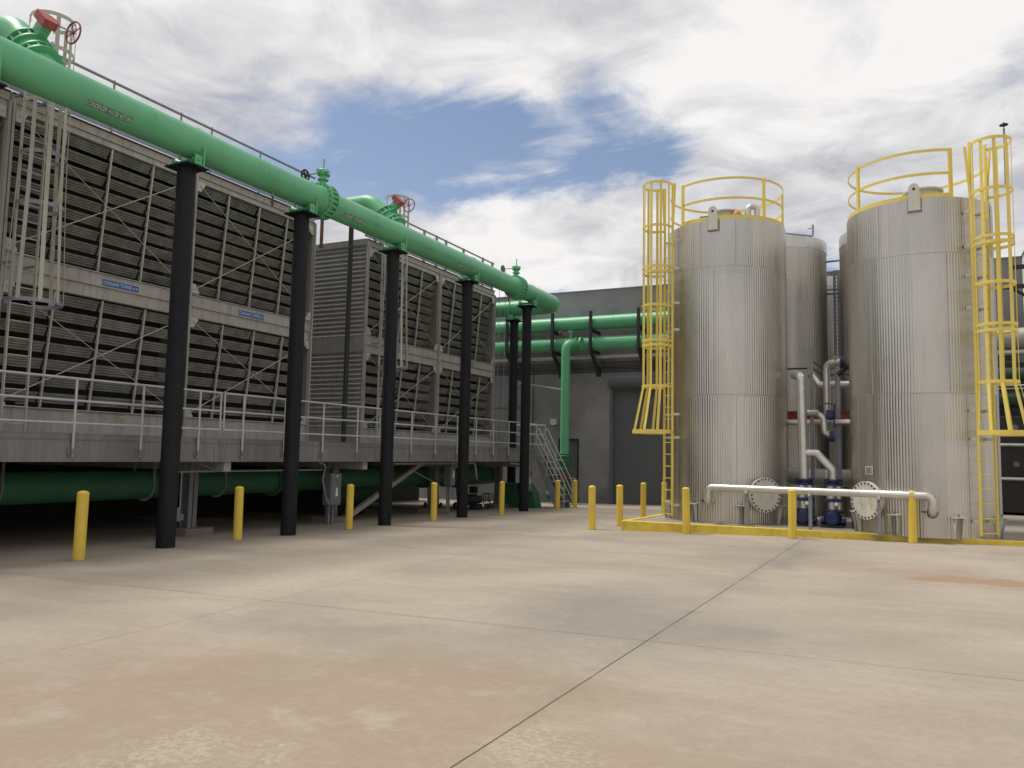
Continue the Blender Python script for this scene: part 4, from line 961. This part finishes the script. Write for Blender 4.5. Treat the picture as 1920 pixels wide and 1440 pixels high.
tank((-3.50,25.2),PADZ,7.97,[4.1],[(-60,-5,8,60,120,180,240)],None,(),None,(),None,None,'slimmer silver tank standing behind the left tank',False,Rr=1.45)
tank((-.16,25.1),PADZ,8.0,[4.1],[(-60,-5,30,60,120,180,240)],None,(),None,(),None,None,'silver tank mostly hidden behind the right tank',False,Rr=1.5)
tank((-2.35,30.2),PADZ,7.75,[4.1],[(-60,-5,30,60,120,180,240)],None,(),None,(),None,None,'silver tank farthest back, in the gap between the others',False,Rr=1.4)
# nameplate on the right tank
t=thing('nameplate',tuple(pol(T2,1.56,-45,1.25)),'small square metal nameplate on the right tank left of centre','sign')
d=V(math.sin(R(-45)),-math.cos(R(-45)),0); s=V(-d.y,d.x,0); p=pol(T2,1.54,-45,1.26)
MB().prism([p+s*u+V(0,0,z) for u,z in ((-.11,-.09),(.11,-.09),(.11,.09),(-.11,.09))],(0,0,0),d*.01).build('frame','putty',t)
m_=MB().prism([p+s*u+V(0,0,z) for u,z in ((-.095,-.075),(.095,-.075),(.095,.075),(-.095,.075))],d*.0105,d*.002); m_.build('plate','steel',t)
m_=MB()
for i in range(6): m_.prism([p+s*u+V(0,0,z+.05-i*.02) for u,z in ((-.08,0),(.03+.04*((i*7)%3)/2,0),(.03+.04*((i*7)%3)/2,.006),(-.08,.006))],d*.0127,d*.0004)
m_.build('print','dark',t)
# slender mast behind the right ladder
t=thing('mast',(2.0,19.6,7.4),'slim mast with a dark finial clipped to the top of the right tank cage','mast')
MB().cyl((2.045,19.62,7.4),(2.045,19.62,8.72),.022,n=10).build('pole','strut',t); MB().lathe((2.045,19.62,8.76),(0,0,1),[(0,0),(.015,.04),(.035,.09),(.055,.08),(.08,.03),(.1,.012)],14).cyl((2.045,19.62,8.7),(2.045,19.62,8.78),.01,n=8).build('finial','dark',t)
# ------------------------------------------------------------------ silver drain header in front of the tanks
t=thing('drain_header',(-2,19.55,PADZ),'low silver jacketed pipe running in front of both tanks on three steel posts','pipe')
q1=.765
MB().tube(rnd([(-4.30,19.95,.40),(-4.33,19.62,.40),(-4.33,19.58,q1),(.42,19.58,q1),(.42,19.56,.42),(.42,19.2,.42)] if False else [(-4.31,20.0,.40),(-4.33,19.58,.40),(-4.33,19.58,q1),(.42,19.58,q1-.01)],.13,7)+rnd([(.42,19.58,q1-.01),(.50,19.58,q1-.01),(.50,19.58,.42),(.5,19.15,.42)],.13,7)[1:] if False else rnd([(-4.31,20.0,.40),(-4.33,19.5,.40),(-4.33,19.5,q1),(.48,19.5,q1),(.48,18.78+.75,.40),(.48,19.3,.40)],.13,7) if False else rnd([(-4.33,19.95,.40),(-4.33,19.45,.40),(-4.33,19.45,q1),(.46,18.80,q1),(.46,18.80,.40),(.46,19.12,.40)],.13,8),.083,20).build('pipe_run','steel',t,split=True)
m_=MB()
for x,y in ((-4.33,19.86),(.46,19.02)): m_.cyl((x,y,.40),(x,y+.05,.40),.105,n=24)
m_.cyl((-4.45,19.87,.40),(-4.62,19.87,.41),.012,n=6).cyl((-4.55,19.87,.35),(-4.55,19.87,.46),.012,n=6); m_.cyl((.34,19.03,.42),(.26,19.03,.42),.015,n=6); m_.build('collar','dark',t,split=True)
for x in (-3.40,-1.98,-.56):
    y=19.45-(x+4.33)*.1357; pz=PADZ
    s_=MB().box(x+.0,y+.11,(pz+q1-.0)/2+.02,.075,.05,q1-pz-.02); so_=s_.build('support_post','strut',t)
    MB().box(x,y+.11,pz+.008,.3,.2,.016).build('base_plate','strut',so_)
    MB().box(x,y+.0,q1-.085,.055,.14,.05).box(x,y-.085,q1-.075,.05,.02,.07).tube([V(x,y-.085,q1-.06)]+[V(x,y-.085*math.cos(PI*i/10),q1+.085*math.sin(PI*i/10)) for i in range(11)]+[V(x,y+.085,q1-.06)],.007,6).build('clamp','putty',so_)
# ------------------------------------------------------------------ pumps
def pump(x,y,lb):
    t=thing('pump',(x,y,PADZ),lb,'pump','blue pumps between the tanks'); z=PADZ
    MB().box(x,y,z+.03,.5,.42,.06).build('base','dark',t,bevel=.008)
    p=MB().lathe((x,y-.02,z+.06),(0,0,1),[(0,.16),(.05,.19),(.1,.2),(.22,.2),(.28,.16),(.36,.14)],24)
    p.cyl((x,y-.22,z+.2),(x,y+.1,z+.2),.13,n=24).cyl((x,y-.24,z+.2),(x,y-.215,z+.2),.105,n=24).cyl((x-.26,y,z+.14),(x+.3,y,z+.14),.075,n=16).cyl((x+.28,y,z+.14),(x+.3,y,z+.14),.11,n=16)
    p.build('volute','pump',t)
    MB().cyl((x,y,z+.42),(x,y,z+.60),.10,n=20).cyl((x+.16,y,z+.42),(x+.16,y,z+.60),.06,n=16).build('stage_sleeve','steel',t)
    p=MB().box(x+.04,y,z+.64,.42,.26,.07).box(x+.04,y,z+.40,.40,.24,.05).cyl((x+.15,y,z+.36),(x+.15,y,z+.42),.09,n=16); p.build('flange_plate','pump',t,bevel=.01)
    MB().cyl((x-.03,y+.02,z+.68),(x-.03,y+.02,z+.98),.105,n=24).cyl((x+.15,y+.02,z+.68),(x+.15,y+.02,z+.98),.07,n=20).build('sleeve','steel',t)
    p=MB().cyl((x+.03,y,z+1.0),(x+.03,y,z+1.04),.21,n=24).cyl((x+.03,y,z+1.09),(x+.03,y,z+1.13),.21,n=24).cyl((x+.03,y,z+1.04),(x+.03,y,z+1.09),.14,n=20)
    for i in range(8): q=2*PI*i/8; p.cyl((x+.03+.175*math.cos(q),y+.175*math.sin(q),z+.98),(x+.03+.175*math.cos(q),y+.175*math.sin(q),z+1.15),.014,n=6)
    p.build('flange','pump',t)
    MB().cyl((x+.1,y-.15,z+.56),(x+.1,y-.18,z+.56),.045,n=16).build('gauge','white',t)
pump(-2.28,20.6,'left blue vertical pump between the tanks, half behind the yellow bollard')
pump(-1.62,20.55,'right blue vertical pump between the tanks')
t=thing('riser_pipe',(-2.25,20.6,.9),'tall silver jacketed riser from the left pump with an angled branch to the right pump','pipe')
MB().tube(rnd([(-2.25,20.6,.95),(-2.3,20.6,3.52),(-2.5,21.0,3.60)],.13,7),.11,20).build('riser','steel',t)
MB().tube(rnd([(-1.59,20.55,.95),(-1.59,20.55,1.22),(-1.95,20.57,1.63),(-2.27,20.6,1.64)],.08,4),.095,20).build('angled_branch','steel',t)
s_=MB()
for z in (1.8,2.6,3.2): s_.cyl((-2.27,20.6,z),(-2.27,20.6,z+.02),.114,n=20)
s_.build('jacket_band','steel',t,split=True)
t=thing('riser_pipe',(-1.8,21.6,2.4),'silver pipe bending over to a black valve beside the right tank','pipe')
MB().tube(rnd([(-1.79,21.6,2.6),(-1.79,21.6,3.93),(-1.42,21.4,3.93)],.16,7),.09,20).build('pipe_run','steel',t,split=True)
MB().cyl((-1.44,21.4,3.93),(-1.40,21.4,3.93),.15,n=20).cyl((-1.36,21.39,3.93),(-1.33,21.39,3.93),.14,n=20).build('flange','pump',t)
MB().tube([(-1.36,21.39,3.93),(-1.2,21.3,3.8)],.11,14).tube([(-1.3,21.35,3.8),(-1.5,21.3,3.6)],.06,10).build('valve','dark',t)
t=thing('transfer_pipe',(-2,21.4,2.3),'silver pipe crossing between the tanks with a blue valve','pipe')
MB().cyl((-3.1,21.5,2.42),(-.9,21.2,2.42),.07,n=18).build('pipe_run','steel',t,split=True)
MB().tube(rnd([(-2.3,20.75,2.63),(-1.95,21.0,2.63),(-1.82,21.0,2.5),(-1.80,21.0,2.15),(-1.65,21.05,2.08)],.1,6),.085,16).build('bend','steel',t)
MB().box(-1.68,21.0,2.60,.16,.16,.2).cyl((-1.7,21.0,2.05),(-1.58,21.02,2.05),.13,n=18).cyl((-1.72,21,2.55),(-1.6,21,2.55),.1,n=16).build('valve','pump',t)
MB().tube([(-1.58,20.95,2.25),(-1.56,20.95,2.85),(-1.78,20.95,2.86)],.018,8).box(-1.88,20.98,2.72,.1,.1,.16).build('actuator','dark',t)
t=thing('transfer_pipe',(-1.6,22.3,3.4),'higher silver pipe behind the strut posts between the tanks','pipe')
MB().tube(rnd([(-2.25,22.4,3.75),(-2.05,22.3,3.45),(-.9,22.2,3.42)],.1),.10,16).build('pipe_run','steel',t,split=True)
MB().cyl((-3.0,22.6,3.92),(-2.35,22.5,3.92),.02,n=8).tube(rnd([(-2.2,22.4,3.9),(-1.95,22.3,3.7),(-.9,22.3,3.72)],.1),.018,8).tube(rnd([(-2.2,22.4,4.1),(-1.95,22.3,3.88),(-.9,22.3,3.9)],.1),.018,8).build('tubing','dark',t,split=True)
t=thing('insulated_pipe',(-1.9,22.2,1.1),'thick foil wrapped pipe low behind the pumps','pipe')
MB().cyl((-3.2,22.4,1.02),(-.8,22.3,1.02),.22,n=24).build('pipe_run','duct',t); s_=MB()
for x in (-2.3,-1.9,-1.5,-1.2): s_.cyl((x,22.35,1.02),(x+.03,22.35,1.02),.226,n=24)
s_.build('jacket_band','steel',t,split=True)
for i,(x,y,zt,lb) in enumerate(((-2.09,20.95,4.3,'tall galvanised strut post between the tanks, left of two'),(-1.52,21.4,4.1,'tall galvanised strut post between the tanks, right of two'))):
    t=thing('strut_post',(x,y,PADZ),lb,'post','galvanised strut posts between the tanks')
    w=.085 if i==0 else .12; MB().span(x-w/2,x+w/2,y+.03,y+.035,PADZ,zt).span(x-w/2,x-w/2+.006,y-.03,y+.03,PADZ,zt).span(x+w/2-.006,x+w/2,y-.03,y+.03,PADZ,zt).build('channel','strut',t); MB().box(x,y,PADZ+.01,.26,.2,.02).build('base_plate','strut',t)
t=thing('cable_ladder',(-1.72,25,PADZ),'perforated strut channel rising in the gap behind the tanks','strut')
m_=MB().span(-1.92,-1.84,25.9,25.94,PADZ,7.3).span(-1.80,-1.72,25.9,25.94,PADZ,7.3)
for k in range(60): m_.span(-1.84,-1.80,25.905,25.935,.2+k*.12,.23+k*.12)
m_.build('channel','strut',t)
t=thing('red_beam',(-2,24.0,2.6),'red steel beam crossing behind the pump risers','beam'); MB().span(-3.2,-.6,23.55,23.6,2.62,2.80).build('web','red',t); MB().span(-3.2,-.6,23.5,23.65,2.805,2.825).span(-3.2,-.6,23.5,23.65,2.595,2.615).build('flange','red',t,split=True)
t=thing('roof_pipe',(-3,26,8.3),'thin dark pipe with an upturned end above the tank behind','pipe'); MB().tube(rnd([(-5.2,24.4,8.65),(-2.45,25.6,8.36),(-2.45,25.6,8.72)],.04,3),.03,8).cyl((-2.45,25.6,8.62),(-2.6,25.6,8.62),.015,n=6).build('tubing','galv',t,split=True)
t=thing('pipe_bridge',(-1.9,25.2,7.4),'dark pipes spanning the gap between the two rear tanks','pipe'); MB().cyl((-2.6,25.4,7.45),(-1.1,25.4,7.50),.03,n=8).cyl((-2.6,25.6,6.62),(-1.1,25.6,6.68),.025,n=8).cyl((-2.6,25.6,6.5),(-1.1,25.6,6.54),.035,n=8).build('tubing','galv',t,split=True)
t=thing('vent_hood',(-1.9,31.8,6.2),'dark louvred vent on the grey building in the gap between tanks','vent'); MB().span(-3.2,-1.0,32.7,32.99,6.4,7.3).build('housing','door',t); m_=MB()
for k in range(5): m_.prism([(-3.2,32.69,6.45+k*.17),(-3.2,32.6,6.42+k*.17),(-3.2,32.6,6.44+k*.17),(-3.2,32.69,6.48+k*.17)],(0,0,0),(2.2,0,0))
m_.build('blades','dark',t)
# ------------------------------------------------------------------ right-hand side behind the tanks
t=thing('white_building',(3.9,28,-.3),'white painted building edge at the far right of the picture','building')
MB().span(3.86,12,25.5,WY-.02,-.5,8.87).build('wall','offwhite',t); MB().span(3.83,12.03,25.47,WY-.02,8.875,8.92).build('coping','galv',t)
t=thing('pipe_rack_beam',(3.6,28,7),'black steel outrigger beams on the white building wall','beam')
MB().span(2.95,3.855,28.0,28.12,7.38,7.50).span(2.75,3.855,28.0,28.12,6.78,6.90).build('beam','dark',t,split=True); MB().bar((3.0,28.06,6.78),(3.8,28.06,6.2),.08,.08,(0,1,0)).build('knee_brace','dark',t)
t=thing('insulated_duct',(3.2,30,5.5),'fat insulated pipe behind the right tank ladder','pipe')
MB().cyl((1.6,30,5.5),(3.85,29.8,5.5),.33,n=28).build('jacket','duct',t); s_=MB()
for x in (2.2,2.7,3.3): s_.cyl((x,29.93,5.5),(x+.04,29.93,5.5),.338,n=28)
s_.build('band','steel',t,split=True)
t=thing('steel_pipe',(3.2,30,5),'bright steel pipe under the fat insulated pipe','pipe'); MB().cyl((1.6,30,5.05),(3.85,29.8,5.05),.12,n=20).build('pipe_run','steel',t,split=True); MB().cyl((2.6,29.9,5.05),(2.68,29.9,5.05),.16,n=20).build('coupling','steel',t)
t=thing('chiller_skid',(3.2,29,-.1),'dark equipment enclosure standing in for a shaded opening behind the right tank ladder','enclosure')
MB().span(1.2,3.8,29.2,32.5,-.05,2.95).build('casing','dark',t,bevel=.02)  # dark box also stands in for the shaded opening here
MB().cyl((1.25,29.05,1.0),(3.8,29.05,1.0),.05,n=10).cyl((1.25,29.05,2.05),(3.8,29.05,2.05),.05,n=10).build('pipe_run','steel',t,split=True)
m_=MB()
for z in (1.45,2.6): m_.cyl((3.05,29.2,z),(3.05,29.15,z),.09,n=16)
m_.build('gauge','box',t,split=True)
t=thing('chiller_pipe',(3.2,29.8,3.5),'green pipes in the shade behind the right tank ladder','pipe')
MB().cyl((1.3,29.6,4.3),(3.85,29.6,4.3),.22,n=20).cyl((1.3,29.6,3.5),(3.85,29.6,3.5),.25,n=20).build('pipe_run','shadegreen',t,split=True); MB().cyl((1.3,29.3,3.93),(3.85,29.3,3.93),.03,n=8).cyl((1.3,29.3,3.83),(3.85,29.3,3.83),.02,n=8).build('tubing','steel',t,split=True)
t=thing('shade_screen',(2.6,32.6,3),'dark screen added as shade behind the pipes at the right','wall'); MB().span(1.0,3.84,32.55,32.62,2.9,5.0).build('panel','dark',t)  # dark sheet put in as shade behind the pipes
